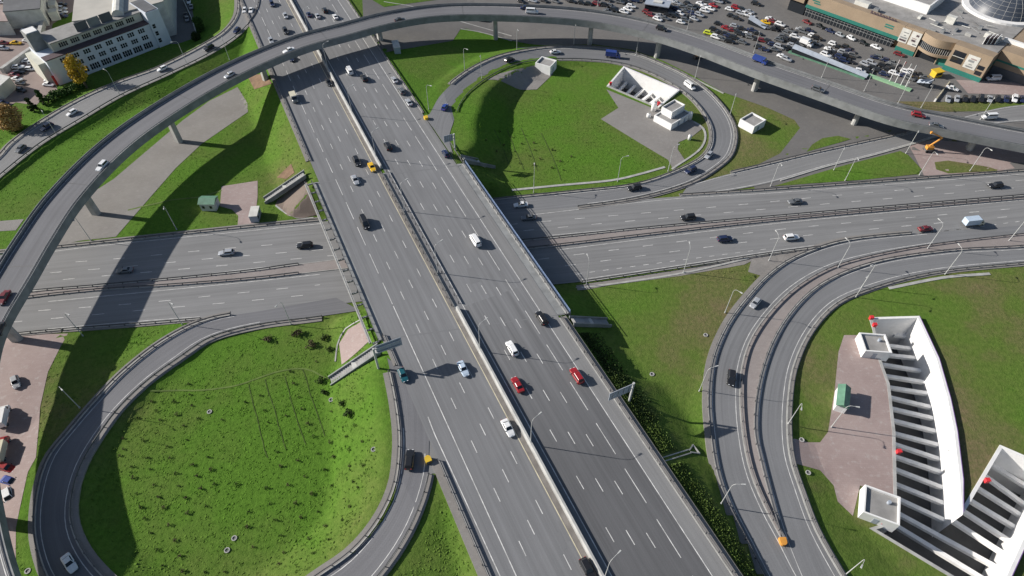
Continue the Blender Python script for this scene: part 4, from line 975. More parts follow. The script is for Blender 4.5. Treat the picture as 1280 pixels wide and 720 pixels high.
for a in [(733,356,733,315,'at the near kerb of the crossing road next to the bridge'), (854,341,861,296,'at the near kerb of the crossing road, second from the bridge'), (961,326,969,286,'on the gore before the outer right ramp'), (1047,335,1059,298,'on the brick median where the right ramps split'),
 (1159,311,1175,274,'on the brick median below the maroon car'), (1261,301,1280,280,'on the brick median at the right edge'), (1181,343,1202,308,'on the outer kerb of the inner right ramp, far right'), (1077,359,1084,334,'on the outer kerb of the inner right ramp at its bend'),
 (963,233,978,207,'at the left tip of the triangular lawn'), (1042,213,1054,189,'on the upper side of the triangular lawn'), (1056,226,1074,201,'on the lower side of the triangular lawn'), (1132,192,1148,165,'near the upper corner of the triangular lawn by the boom lift'), (1149,219,1172,192,'at the right corner of the triangular lawn'), (1212,214,1240,187,'on the small lawn below the viaduct end'),
 (667,241,668,206,'at the lower left of the upper loop lawn'), (772,227,779,195,'at the lower middle of the upper loop lawn'), (835,214,846,181,'at the lower right of the upper loop lawn'), (874,489,892,458,'on the olive lawn by the outer right ramp'), (906,391,928,366,'on the green lawn by the start of the outer right ramp'),
 (901,630,930,605,'outside the outer right ramp near the bottom'), (985,530,1003,506,'outside the inner right ramp on the lawn edge'), (1039,534,1077,509,'on the brick yard beside the green roofed booth'), (1069,372,1080,350,'outside the inner right ramp at the top of its lawn'), (1056,719,1080,703,'outside the inner right ramp at the bottom edge'),
 (114,301,92,277,'at the far kerb of the crossing road by the viaduct pier'), (221,287,205,268,'at the far kerb of the crossing road in the viaduct shadow'), (100,510,79,489,'on the shaded lawn outside the lower loop'), (104,420,84,392,'at the near kerb of the crossing road, left of the shadow'), (228,406,210,376,'at the gore of the lower loop'), (364,406,350,376,'inside the top of the lower loop'),
 (150,119,132,87,'on the upper left ramp beside the yellow tree'), (234,81,218,51,'on the upper left ramp at the right end of the office'), (70,167,62,150,'on the upper left ramp below the russet tree'), (287,75,278,53,'on the upper left ramp beside the viaduct'), (581,90,586,62,'outside the upper left of the upper loop'), (536,137,540,107,'at the start of the upper loop by the cushion'), (602,98,600,70,'on the inner edge of the upper loop by the white kiosk pad'),
 (646,65,648,38,'outside the top of the upper loop, leftmost'), (717,58,720,33,'outside the top of the upper loop below the blue truck'), (795,69,799,44,'outside the top of the upper loop, right of the blue truck'), (869,97,876,73,'outside the right shoulder of the upper loop'), (912,145,919,120,'outside the right bend of the upper loop'),
 (1027,97,1038,73,'between viaduct and covered walkway'), (1122,130,1136,105,'between viaduct and the green strip'), (1080,114,1084,92,'on the service lane right of the walkway'), (1151,135,1149,118,'at the left tip of the green verge'), (1225,150,1241,128,'beside the white van north of the viaduct'), (859,37,863,14,'behind the viaduct at the left of the car park'), (942,66,947,42,'behind the viaduct by the near parking row'), (747,8,749,-14,'behind the viaduct at the top edge')]:
    lamp(*a)
for t in LT.values(): remove_tree(t)
# ------------------------------------------------------------------ white kiosks with parapet roofs
def frame3(P0, P1, P2):
    zb = max(gp(*P1).z, min(gp(*P0).z, .4)); p0, p1, p2 = un(*P0, zb), un(*P1, zb), un(*P2, zb); e1 = (p0-p1).xy; e2 = (p2-p1).xy
    u = (e2.normalized()-Vector((-e1.normalized().y, e1.normalized().x)))  # average of the two edge directions
    w = Vector((e1.normalized().y, -e1.normalized().x)); w = w if w.dot(e2) > 0 else -w
    u = (e2.normalized()+w).normalized(); v = Vector((-u.y, u.x)); v = v if v.dot(e1) > 0 else -v
    return p1, u, v, abs(e2.dot(u)), abs(e1.dot(v))
def kiosk(P0, P1, P2, h, label, vent=True, name='white_kiosk', cat='kiosk', par=.55, doors=1):
    p, u, v, a, b = frame3(P0, P1, P2)
    hand = u.x*v.y-u.y*v.x
    r = empty(name, p, math.atan2(u.y, u.x), label, cat)
    if hand < 0: b0, b1 = -b, 0
    else: b0, b1 = 0, b
    t = .35
    k = MB(); o = [(0, b0), (a, b0), (a, b1), (0, b1)]; i = [(t, b0+t), (a-t, b0+t), (a-t, b1-t), (t, b1-t)]
    V = [(*q, -.8) for q in o]+[(*q, h) for q in o]+[(*q, h) for q in i]+[(*q, h-par) for q in i]
    F_ = []
    for j in range(4):
        n = (j+1) % 4; F_ += [(j, n, 4+n, 4+j), (4+j, 4+n, 8+n, 8+j), (8+j, 8+n, 12+n, 12+j)]
    k.add(V, F_); k.build('wall', M['white'], r)
    MB().box(t+.005, a-t-.005, b0+t+.005, b1-t-.005, h-par-.2, h-par-.02).build('roof', M['roofgrey'], r)
    if vent: MB().tube([(a*.7, (b0+b1)/2+b*.18, h-par-.03), (a*.7, (b0+b1)/2+b*.18, h-par+.75)], .38, 10).build('roof_vent', M['signback'], r)
    yf = b0 if hand > 0 else b1; s = -1 if hand > 0 else 1
    for d in range(doors):
        x = a*(.35+.3*d); MB().box(x, x+1.0, yf+s*.03-.03, yf+s*.03+.03, .05, 2.05).build('door', M['signback'], r)
    return r, a, b0, b1
kiosk((669,88),(687.5,93.5),(695,85), 3.4, 'white square kiosk on the paved pad at the top of the upper loop lawn', False)
kiosk((922.5,157.5),(940,167.5),(954.5,158.5), 3.0, 'white square kiosk on dark grass outside the upper loop', False)
kiosk((1069,424),(1076,447),(1109,449), 2.9, 'white flat kiosk at the top end of the long trench')
kiosk((1078.5,614),(1072,647),(1117,660), 2.9, 'white flat kiosk at the bottom of the brick yard beside the trench')
r, a, b0, b1 = kiosk((814,153),(838,163.5),(866,151), 2.6, 'white stepped pump house with tall rear block inside the upper loop', False, 'pump_house', 'pump house', .4, 2)
t = .3; x0, x1, y0, y1 = a*.28, a*.95, (b0+b1)/2-1.2, max(b0, b1)-.4
k = MB(); o = [(x0, y0), (x1, y0), (x1, y1), (x0, y1)]; i = [(x0+t, y0+t), (x1-t, y0+t), (x1-t, y1-t), (x0+t, y1-t)]
V = [(*q, 2.0) for q in o]+[(*q, 4.9) for q in o]+[(*q, 4.9) for q in i]+[(*q, 4.4) for q in i]; F_ = []
for j in range(4):
    n = (j+1) % 4; F_ += [(j, n, 4+n, 4+j), (4+j, 4+n, 8+n, 8+j), (8+j, 8+n, 12+n, 12+j)]
k.add(V, F_); k.build('upper_block', M['white'], r); MB().box(x0+t+.01, x1-t-.01, y0+t+.01, y1-t-.01, 4.2, 4.39).build('upper_roof', M['roofgrey'], r)
for f in (.2, .5, .8): MB().box(x1-.02, x1+.04, y0+(y1-y0)*f-.5, y0+(y1-y0)*f+.5, 2.6, 4.0).build('window', M['glass'], r)
for (px, py), rad, h, lb in (((816.5,138.5),.95,3.6,'tall white upright tank between trench and pump house'), ((810.5,146.5),.8,1.5,'low white tank at the left corner of the pump house'), ((861.5,149),.85,3.0,'white upright tank at the right end of the pump house'), ((861.5,174.5),.6,1.9,'small white tank on the yard right of the pump house')):
    p = gp(px, py); r = empty('tank', p, 0, lb, 'tank'); MB().tube([(0, 0, 0), (0, 0, h-.25), (0, 0, h)], [rad, rad, rad*.7], 14).build('shell', M['white'], r, True); MB().tube([(0, 0, h-.02), (0, 0, h+.2)], rad*.3, 8).build('lid', M['conc'], r)
def booth(P, d, L, W, h, roofm, wallm, label, cat='booth', gable=True):
    p = gp(*P); q = gp(P[0]+d[0]*6, P[1]+d[1]*6); r = empty('booth', p, math.atan2(q.y-p.y, q.x-p.x), label, cat)
    MB().box(-L/2, L/2, -W/2, W/2, -.1, h).build('wall', M[wallm], r)
    k = MB(); e = .3; z = h+.01
    if gable: k.add([(-L/2-e, -W/2-e, z), (L/2+e, -W/2-e, z), (L/2+e, W/2+e, z), (-L/2-e, W/2+e, z), (-L/2-e, 0, z+.9), (L/2+e, 0, z+.9)], [(0, 1, 5, 4), (2, 3, 4, 5), (1, 2, 5), (3, 0, 4), (3, 2, 1, 0)])
    else: k.box(-L/2-.1, L/2+.1, -W/2-.1, W/2+.1, z, z+.15)
    k.build('roof', M[roofm], r)
    for x in (-L*.3, L*.2): MB().box(x-.35, x+.45, -W/2-.03, -W/2+.03, 1.0, 2.0).build('window', M['glass'], r)
    MB().box(L/2-.02, L/2+.03, -.45, .45, .05, 2.0).build('door', M['signback'], r)
booth((264,259), (1,0), 4.6, 3.6, 2.9, 'green', 'conc_pale', 'small booth with green gable roof on the pink yard left of the bridge')
booth((320.5,272), (.25,-1), 4.6, 2.4, 2.5, 'conc_pale', 'signback', 'grey cabin at the kerb between booth yard and brown slope', 'cabin', False)
booth((1049,503), (.1,-1), 5.8, 2.4, 2.7, 'green', 'white', 'white cabin with green roof on the brick yard beside the trench', 'cabin')
booth((496,63), (.35,1), 6.0, 2.4, 2.6, 'conc_pale', 'signback', 'pale blue cabin in the viaduct shadow at the corner of the triangle lawn', 'cabin', False)
# ------------------------------------------------------------------ open trenches with white walls and struts
def trench(poly, rims, depth, label, struts, zs, white_ids):
    n = len(poly); c = sum((Vector(p) for p in poly), Vector())/n; r = empty('open_trench', (c.x, c.y, 0), 0, label, 'trench')
    P = [(p-c).xy for p in poly]
    area = sum(P[i].x*P[(i+1) % n].y-P[(i+1) % n].x*P[i].y for i in range(n)); sg = 1 if area > 0 else -1
    O = []
    for i in range(n):
        d1 = (P[i]-P[i-1]).normalized(); d2 = (P[(i+1) % n]-P[i]).normalized()
        n1 = Vector((d1.y, -d1.x))*sg; n2 = Vector((d2.y, -d2.x))*sg; m = (n1+n2); m = m/max(m.dot(n1), .45); O.append(P[i]+m*.7)
    def ring(name, m, z0, z1r, ids):
        k = MB()
        for i in ids:
            j = (i+1) % n
            k.add([(*P[i], z0), (*P[j], z0), (*P[j], z1r(j)), (*P[i], z1r(i)), (*O[i], z1r(i)), (*O[j], z1r(j)), (*O[j], -.6), (*O[i], -.6)], [(0, 1, 2, 3), (3, 2, 5, 4), (4, 5, 6, 7)])
        return k.build(name, m, r)
    ring('retaining_wall', M['white'], -depth, lambda i: rims[i], white_ids)
    ring('rim_kerb', M['conc'], -depth, lambda i: rims[i], [i for i in range(n) if i not in white_ids])
    k = MB()
    for i in white_ids:
        j = (i+1) % n
        if rims[i] > .5 and rims[j] > .5:
            a, b = O[i], O[j]; d = (b-a).normalized(); w = Vector((d.y, -d.x))*sg*.14
            k.hexa([(*a, rims[i]-.25), (*b, rims[j]-.25), (*(b+w), rims[j]-.25), (*(a+w), rims[i]-.25), (*a, rims[i]+.06), (*b, rims[j]+.06), (*(b+w), rims[j]+.06), (*(a+w), rims[i]+.06)])
    if k.v: k.build('edge_trim', M['purple'], r)
    fl = delaunay_2d_cdt(P, [(i, (i+1) % n) for i in range(n)], [], 1, 1e-3)
    upward(link('floor', mesh('floor', [(v.x, v.y, -depth+.01) for v in fl[0]], [tuple(f) for f in fl[2]]), M['darkfloor'], r))
    for (a, b) in struts:
        A_ = un(*a, zs)-c; B_ = un(*b, zs)-c; d = (B_-A_).normalized()
        # run the strut from wall to wall
        mid = (A_+B_)/2
        def hit(sgn):
            best = None; dd = d.xy*sgn; s0_ = B_.xy-d.xy*1.5
            for i in range(n):
                p, q = P[i], P[(i+1) % n]; e = q-p; den = dd.x*e.y-dd.y*e.x
                if abs(den) < 1e-9: continue
                w = p-s0_; t_ = (w.x*e.y-w.y*e.x)/den; u_ = (w.x*dd.y-w.y*dd.x)/den
                if t_ > 0 and 0 <= u_ <= 1 and (best is None or t_ < best): best = t_
            return s0_+dd*(best if best is not None else 2)
        e0, e1 = hit(-1), hit(1); nn = Vector((-d.y, d.x))*.5
        MB().hexa([(*(e0-nn), zs-.9), (*(e1-nn), zs-.9), (*(e1+nn), zs-.9), (*(e0+nn), zs-.9), (*(e0-nn), zs), (*(e1-nn), zs), (*(e1+nn), zs), (*(e0+nn), zs)]).build('strut', M['strut'], r)
    return r
rimA = [.3,.9,.9,.9,.9,.9,1.0,.25,.25,.9,.9,.9,.6,.15,.15,.14,.13,.13,.12,.12,.14]
trench(pitA, rimA, 12.0, 'long white walled trench with cross struts sunk in the right hand lawn',
    [((1106,416),(1136,420)),((1108,431),(1140,435)),((1109,443),(1148,447)),((1110,456),(1153,463)),((1112,470),(1156,477)),((1115,484),(1159,491)),((1117,497),(1163,508)),((1119,511),(1166,522)),((1121,526),(1168,538)),((1122,542),(1171,555)),((1123,556),(1174,573)),((1122,571),(1175,589)),((1122,587),(1176,608)),((1121,605),(1176,627)),((1121,622),(1177,648)),((1121,640),(1220,694)),((1118,655),(1210,711)),
     ((1245,583),(1279,604)),((1236,597),(1279,628)),((1227,612),(1273,641)),((1217,627),(1265,656)),((1209,641),(1257,672)),((1199,655),(1247,686))], -6.2, [0,1,2,3,4,5,6,7,8,9,10,11])
trench(pitB, [.9,.9,.4,.3], 7.5, 'smaller white walled trench with struts inside the upper loop', [((784,102),(775,111)),((795,105),(785,115)),((806,110),(794,120)),((817,114),(804,124)),((827,118),(814,128))], -4.6, [0,1,3])
for px, py, lb in ((1088,399,'upper of two red cabinets at the top of the long trench'), (1092,408,'lower of two red cabinets at the top of the long trench'), (1122,566,'red cabinet on the left rim halfway down the long trench'), (1232,602,'red cabinet on the rim of the right branch of the trench'), (1101,655,'red cabinet beside the lower white kiosk'), (763,106,'red cabinet at the left corner of the small trench'), (823,131,'red cabinet at the right end of the small trench')):
    p = gp(px, py); o = MB().box(-.42, .42, -.36, .36, -.1, 1.0).box(-.5, .5, -.44, .44, 1.0, 1.12).build('fire_cabinet', M['red']); o.location = p; tag(o, lb, 'cabinet', 'red cabinets beside the trenches')
# ------------------------------------------------------------------ signs, cushions, stairs
def gantry(base, z, h, span, ph, label, direc):
    p = un(*base, z); r = empty('road_sign', p, math.atan2(direc[1], direc[0]), label, 'road sign')
    MB().tube([(0, 0, -.3), (0, 0, h)], .28, 8).build('post', M['lamp'], r)
    MB().tube([(0, 0, h-.4), (span, 0, h-.4)], .16, 6).build('arm', M['lamp'], r); MB().tube([(0, 0, h-ph+.6), (span, 0, h-ph+.6)], .16, 6).build('arm', M['lamp'], r)
    MB().box(.6, span+.4, .2, .3, h-ph, h+.3).build('sign_panel', M['signback'], r)
    for i in range(4): MB().box(.6+(span-.4)*(i+.5)/4-.05, .6+(span-.4)*(i+.5)/4+.05, .3, .36, h-ph+.1, h+.2).build('stiffener', M['galv'], r)
acr = (-AN[0], -AN[1])
gantry((473,460), ZM, 7.8, 6.4, 2.7, 'wide grey road sign on a post reaching over the left lanes', acr)
gantry((786,503), ZM-1.5, 8.2, 6.0, 2.6, 'wide grey road sign on a post over the right shoulder', (-acr[0], -acr[1]))
gantry((569,188), ZM-.3, 6.5, 3.2, 2.2, 'small grey road sign at the start of the upper loop', (-acr[0], -acr[1]))
def cushion(px, py, z, d, label, m='yellow'):
    p = un(px, py, z); r = empty('crash_cushion', p, math.atan2(d[1], d[0]), label, 'crash cushion', 'yellow crash cushions at the ramp noses')
    k = MB(); pts = [(.9*math.cos(t), .9*math.sin(t)) for t in np.linspace(-math.pi/2, math.pi/2, 9)]+[(-1.2, .9), (-1.2, -.9)]
    pts = [(x*.75, y*.75) for x, y in pts]; k.prism(pts, 0, .95); k.build('shell', M[m], r); MB().box(-.95, -.905, -.6, .6, .2, .85).build('back_plate', M['post'], r)
cushion(535,575, ZM-.05, (-AD[0], -AD[1]), 'yellow crash cushion where the lower loop joins the main road'); cushion(533,149, ZM, (AD[0], AD[1]), 'yellow crash cushion at the start of the upper loop')
cushion(978,679, float(R1.C[R1.near(un(978,679,2).x, un(978,679,2).y), 2]), (0, -1), 'orange yellow crash cushion at the end of the ramp median', 'orange')
def stairs(a, za, b, zb, label, w=2.2):
    p, q = un(*a, za), un(*b, zb); L = (q-p).xy.length; ang = math.atan2(q.y-p.y, q.x-p.x)
    r = empty('stairway', p, ang, label, 'stairway', 'concrete stairways on the embankments'); dz = zb-za; n = 22; k = MB()
    for i in range(n): k.box(L*i/n, L*(i+1)/n, -w/2, w/2, dz*i/n-.9, dz*(i+1)/n)
    k.build('steps', M['conc'], r)
    for s in (-1, 1):
        k = MB(); y = s*(w/2+.16); k.hexa([(-.4, y-.15, -.5), (L+.4, y-.15, dz-.6), (L+.4, y+.15, dz-.6), (-.4, y+.15, -.5), (-.4, y-.15, .7), (L+.4, y-.15, dz+.8), (L+.4, y+.15, dz+.8), (-.4, y+.15, .7)]); k.build('side_wall', M['conc_dark'], r)
    MB().box(L*.46, L*.54, -w/2+.01, w/2-.01, dz*.5-.3, dz*.54+.05).build('landing', M['conc_pale'], r)
stairs((414,477), .3, (472,437), ZM, 'grey stairway down to the lower loop lawn beside the big sign'); stairs((332,251), .2, (380,218), ZM, 'grey stairway above the brown slope left of the bridge')
stairs((616,207), .3, (579,198), ZM, 'shaded stairway at the lower left of the upper loop lawn'); stairs((760,404), .2, (716,401), ZM, 'grey stairway right of the near end of the bridge')
# drainage chute down the right embankment
p, q = un(822,577, ZM), un(862,565, 2.2); L = (q-p).xy.length; r = empty('drain_chute', p, math.atan2(q.y-p.y, q.x-p.x), 'pale concrete drain chute with forked outlet on the right embankment', 'drain chute'); dz = q.z-p.z
for s in (-.45, .45): MB().hexa([(0, s-.12, -.3), (L, s-.12, dz-.2), (L, s+.12, dz-.2), (0, s+.12, -.3), (0, s-.12, .25), (L, s-.12, dz+.5), (L, s+.12, dz+.5), (0, s+.12, .25)]).build('chute_wall', M['conc'], r)
MB().hexa([(0, -.33, -.2), (L, -.33, dz-.1), (L, .33, dz-.1), (0, .33, -.2), (0, -.33, .02), (L, -.33, dz+.2), (L, .33, dz+.2), (0, .33, .02)]).build('channel', M['conc_dark'], r)
MB().hexa([(L, -.4, dz-.3), (L+1.9, -1.3, dz-1.2), (L+1.9, -1.0, dz-1.2), (L, -.1, dz-.3), (L, -.4, dz+.5), (L+1.9, -1.3, dz-.2), (L+1.9, -1.0, dz-.2), (L, -.1, dz+.5)]).hexa([(L, .1, dz-.3), (L+1.9, 1.0, dz-1.2), (L+1.9, 1.3, dz-1.2), (L, .4, dz-.3), (L, .1, dz+.5), (L+1.9, 1.0, dz-.2), (L+1.9, 1.3, dz-.2), (L, .4, dz+.5)]).box(L+1.75, L+2.1, -1.3, 1.3, dz-1.3, dz-.3).build('outlet', M['conc'], r)
# well rings and posts on the lawns
for px, py, lb in ((1002,550,'on the lawn tongue above the brick path'), (1010,591,'on the lawn tongue below the brick path'), (882,419,'on the green lawn by the outer right ramp'), (262,515,'in the middle of the lower loop lawn'), (414,500,'near the foot of the stairway on the lower loop lawn'), (467,562,'near the right rail of the lower loop lawn'), (284,688,'left of two near the bottom of the lower loop lawn'), (293,673,'right of two near the bottom of the lower loop lawn'), (35,714,'on the narrow strip left of the lower loop'), (815,468,'small on the olive lawn')):
    p = gp(px, py); k = MB(); n = 16
    for i in range(n):
        a, b = 2*math.pi*i/n, 2*math.pi*(i+1)/n
        k.hexa([(r_*math.cos(t), r_*math.sin(t), z) for z in (-.1, .2) for r_, t in ((.38, a), (.58, a), (.58, b), (.38, b))])
    rt = empty('well_ring', p, 0, 'pale concrete well ring '+lb, 'well ring', 'concrete well rings on the lawns'); k.build('ring', M['conc'], rt); MB().tube([(0, 0, -.05), (0, 0, .06)], .37, 14).build('cover', M['post'], rt)
# ------------------------------------------------------------------ plants
LEAF = []
def leafcloud(name, m, clumps, nleaf, size, parent=None, seed=0):
    g = np.random.default_rng(seed); V = []; Fc = []
    for (cx, cy, cz, rx, ry, rz_) in clumps:
        for _ in range(nleaf):
            d = g.normal(size=3); d /= np.linalg.norm(d); rr = g.uniform(.45, 1.05)**.6
            c = np.array((cx, cy, cz))+d*rr*np.array((rx, ry, rz_)); a = g.normal(size=3); a /= np.linalg.norm(a); a = a+d*.6; a /= np.linalg.norm(a)
            u = np.cross(a, (0, 0, 1)); u /= np.linalg.norm(u)+1e-6; w = np.cross(a, u); s = size*g.uniform(.6, 1.3)
            b = len(V); V += [tuple(c+u*s), tuple(c+w*s*.6), tuple(c-u*s), tuple(c-w*s*.6)]; Fc.append((b, b+1, b+2, b+3))
    return link(name, mesh(name, V, Fc), m, parent)
def tree(px, py, h, w, m, label, seed, conical=False, trunk=.3):
    p = gp(px, py); r = empty('tree', p, 0, label, 'tree'); g = random.Random(seed); cl = []
    k = MB(); k.tube([(0, 0, -.3), (0, 0, h*.45), (g.uniform(-.3, .3), g.uniform(-.3, .3), h*.9)], [w*.05+.08, w*.035+.05, .04], 7)
    for i in range(5):
        a = g.uniform(0, 6.28); z = h*g.uniform(.25, .6); k.tube([(0, 0, z), (math.cos(a)*w*.33, math.sin(a)*w*.33, z+h*.18)], [.08, .03], 5)
    k.build('trunk', M['trunk'], r)
    for i in range(26):
        f = g.random(); z = h*(trunk+(1-trunk)*f)
        prof = (1-f)*.95+.08 if conical else math.sin(math.pi*min(.97, f*.85+.14))**.7
        a = g.uniform(0, 6.28); q = w*.5*prof*g.uniform(.15, .85)
        s = w*(.2 if not conical else .13)*g.uniform(.7, 1.3); cl.append((math.cos(a)*q, math.sin(a)*q, z, s, s, s*.9))
    leafcloud('crown', m, cl, 130, .03*w+.1, r, seed); return r
tree(109,110, 13, 7.5, M['leaf_y'], 'golden yellow tree in front of the white office building', 1)
tree(19,163, 8.5, 10, M['leaf_o'], 'russet brown broad tree at the left edge above the ramp', 2, trunk=.15)
tree(56,131, 6, 4, M['leaf_g'], 'small green conifer right of the russet tree, upper of two', 3, True, .08); tree(43,139, 5.5, 4, M['leaf_d'], 'small dark conifer right of the russet tree, lower of two', 4, True, .08)
tree(250,40, 6, 5.5, M['leaf_g'], 'green bushy tree on the grass right of the office yard', 5, trunk=.15); tree(246,50, 3, 4, M['leaf_d'], 'low dark bush at the end of the yard wall', 6, trunk=.1)
def bushes(spots, m, label, group, hr=(1.2, 2.0), name='shrub'):
    base = []
    for s in range(3):
        r = empty(name); g = random.Random(s+50); cl = [(g.uniform(-.7, .7), g.uniform(-.7, .7), g.uniform(.3, .9), .6, .6, .5) for _ in range(7)]
        leafcloud('foliage', m, cl, 30, .2, r, s+90); MB().tube([(0, 0, -.1), (0, 0, .7)], .06, 5).build('stem', M['trunk'], r); base.append(r)
    for i, (px, py, lb) in enumerate(spots):
        c = copy_tree(base[i % 3]); c.location = gp(px, py); s = random.uniform(*hr)/1.2; c.scale = (s, s, s*random.uniform(.8, 1.1)); c.rotation_euler = (0, 0, random.uniform(0, 6)); tag(c, lb, 'shrub', group)
    for b in base: remove_tree(b)
bushes([(x, y, 'green hedge shrub, %s from the left below the small conifers' % ORD[i]) for i, (x, y) in enumerate([(62,128),(67,125),(72,122),(78,120),(84,117),(91,114),(97,111),(103,108)])], M['leaf_g'], '', 'hedge shrubs along the office lot', (2.2, 3))
bushes([(372,419,'brown bush at the top of the lower loop lawn, rightmost of three on the left'), (335,425,'brown bush at the top left of the lower loop lawn'), (388,433,'brown bush closest to the pink slope paving')], M['leaf_b'], '', 'brown bushes on the lower loop lawn', (1.3, 1.7))
bushes([(406,423,'thin dark bush on the lower loop lawn left of the pink slope'), (412,438,'thin dark bush on the lower loop lawn beside the pink slope, lower one'), (399,477,'thin dark bush left of the stair foot'), (405,492,'dark bush below the stair foot'), (427,505,'dark bush right of the well ring at the stair foot'), (437,518,'dark bush lower right of the stair foot')], M['leaf_d'], '', 'dark bushes on the lower loop lawn', (.9, 1.2))
# saplings planted over the loop lawns
SP = []
def add(l, ox, oy): SP.extend([(ox+x/4, oy+y/4) for x, y in l])
add([(615,33),(718,45),(620,88),(738,130),(600,120),(750,188),(667,232),(655,175),(770,265),(683,310),(795,327),(705,375),(818,380),(722,432),(845,465),(755,508),(875,545),(785,590),(900,622),(810,670),(915,695),(835,75),(850,130),(935,40),(965,165),(875,210),(985,222),(1040,125),(1055,190),(895,270),(1005,285),(1075,260),(930,330),(1030,372),(940,408),(1240,400),(1235,475),(1180,265),(1265,575),(1025,700),(1125,700)], 0, 540)
add([(285,25),(372,55),(448,25),(530,50),(105,102),(210,145),(307,108),(388,125),(463,95),(125,173),(340,190),(467,172),(532,170),(245,225),(485,248),(508,278),(48,283),(160,265),(375,270),(280,312),(70,360),(198,357),(310,397),(467,375),(100,440),(225,427),(428,443),(348,470),(125,520),(265,535),(362,537),(140,605),(288,605),(115,660)], 320, 540)
add([(170,420),(190,480),(213,548),(230,607),(60,672),(260,680),(45,612),(378,620),(20,540),(300,370),(490,690),(150,640)], 320, 360)
add([(945,480),(950,535),(1035,550),(960,590),(870,570),(760,570),(785,618),(885,635),(690,650),(800,660),(990,655),(1110,660),(1225,570),(920,690)], 0, 360)
UPS = [(625,165),(640,172),(652,180),(667,179),(661,195),(675,199),(690,188),(700,202),(704,213),(668,188),(643,190),(630,182),(650,205),(668,207),(690,210),(714,196),(608,176),(621,190)]
base = []
for s in range(4):
    r = empty('sapling'); g = random.Random(s); cl = [(g.uniform(-.35, .35), g.uniform(-.35, .35), g.uniform(.15, .7), .32, .32, .3) for _ in range(5)]
    leafcloud('foliage', M['leaf_d' if s % 2 else 'leaf_b'], cl, 14, .13, r, s+20); MB().tube([(0, 0, -.1), (.05, 0, .9)], .035, 5).build('stem', M['trunk'], r); base.append(r)
for i, (px, py) in enumerate(SP+UPS):
    c = copy_tree(base[i % 4]); c.location = gp(px, py); s = random.uniform(.55, .95); c.scale = (s, s, s); c.rotation_euler = (0, 0, random.uniform(0, 6))
    low = i < len(SP); tag(c, 'small dark sapling in the rows on the %s loop lawn' % ('lower' if low else 'upper'), 'sapling', 'saplings on the %s loop lawn' % ('lower' if low else 'upper'))
for b in base: remove_tree(b)
# dense scrub on the main road's right embankment
def scrub(name, pts, n, m, label, seed, w=(1.2, 7.5), size=.22):
    g = np.random.default_rng(seed); V = []; Fc = []
    for _ in range(n):
        s = g.uniform(*pts)
        if abs(s-s_of(824,577)) < 1.5: continue
        o = 22.4+2.3+g.uniform(*w)*g.random()**.7+.2; x, y, _z = mainpt(s, o); z = float(tz(x, y))
        hh = max(.05, .2+.12*math.sin(s*.31+o*.5)+.1*math.sin(s*.11+1)+.12*g.normal())
        c = np.array((x, y, z+g.random()*hh)); a = g.normal(size=3); a[2] = abs(a[2]); a /= np.linalg.norm(a)
        u = np.cross(a, (1, 0, 0)); u /= np.linalg.norm(u)+1e-6; v = np.cross(a, u); q = size*g.uniform(.6, 1.4); b = len(V)
        V += [tuple(c+u*q), tuple(c+v*q*.7), tuple(c-u*q), tuple(c-v*q*.7)]; Fc.append((b, b+1, b+2, b+3))
    o = link(name, mesh(name, V, Fc), m); return tag(o, label, 'scrub', None, 'stuff')
scrub('scrub', (s_of(760,470), 120), 26000, M['scrub'], 'dense low scrub covering the right embankment of the main road', 3, (.2, 5.0), .16)
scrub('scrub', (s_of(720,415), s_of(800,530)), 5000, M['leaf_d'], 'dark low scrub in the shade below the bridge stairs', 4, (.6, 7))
# rough grass: real tufts over the uncut lawns
def pin(X, poly):
    c = np.zeros(len(X), bool); n = len(poly)
    for i in range(n):
        a, b = poly[i], poly[(i+1) % n]
        if a[1] == b[1]: continue
        t = (X[:, 1]-a[1])/(b[1]-a[1]); c ^= ((a[1] > X[:, 1]) != (b[1] > X[:, 1])) & (X[:, 0] < a[0]+t*(b[0]-a[0]))
    return c
def tufts(boxes, seed):
    g = np.random.default_rng(seed); X = np.vstack([np.stack([g.uniform(x0, x1, k), g.uniform(y0, y1, k)], 1) for x0, x1, y0, y1, k in boxes])
    keep = np.ones(len(X), bool)
    for nm, r in ROADS.items():
        if nm == 'viaduct': continue
        if nm == 'main_road': off = -((X-AX) @ AN); keep &= (off < -21.5) | (off > 25)
        else:
            d, i = road_field(r, X); keep &= d > r.hw[i]+2.4
    for poly in PAVED+[np.array([tuple(p.xy) for p in pitB])]: keep &= ~pin(X, poly)
    lum = np.sin(X[:, 0]*.31+np.sin(X[:, 1]*.17)*2)*np.sin(X[:, 1]*.27+X[:, 0]*.09); keep &= g.uniform(-1.3, .9, len(X)) < lum+.2
    X = X[keep]; n = len(X); z = tz(X[:, 0], X[:, 1])
    V = np.zeros((n, 2, 4, 3)); 
    for q in range(2):
        a = g.uniform(0, 6.28, n); w = g.uniform(.12, .30, n); h = g.uniform(.04, .13, n); lx = g.normal(0, .12, n); ly = g.normal(0, .12, n)
        dx, dy = np.cos(a)*w, np.sin(a)*w
        for k, (sx, up) in enumerate(((-1, 0), (1, 0), (.7, 1), (-.7, 1))):
            V[:, q, k, 0] = X[:, 0]+dx*sx+lx*up*2; V[:, q, k, 1] = X[:, 1]+dy*sx+ly*up*2; V[:, q, k, 2] = z+h*up-.03
    V = V.reshape(-1, 3); F_ = np.arange(len(V)).reshape(-1, 4)
    me = bpy.data.meshes.new('grass_tufts'); me.from_pydata(V.tolist(), [], F_.tolist()); me.update()
    tag(link('grass_tufts', me, M['tuft']), 'rough green grass growing in tufts on the loop lawns', 'grass', None, 'stuff')
tufts([(-100, -8, 30, 108, 18000), (-20, 70, 120, 215, 10000), (-215, -60, 115, 235, 15000), (-130, -90, 60, 106, 2500)], 4)
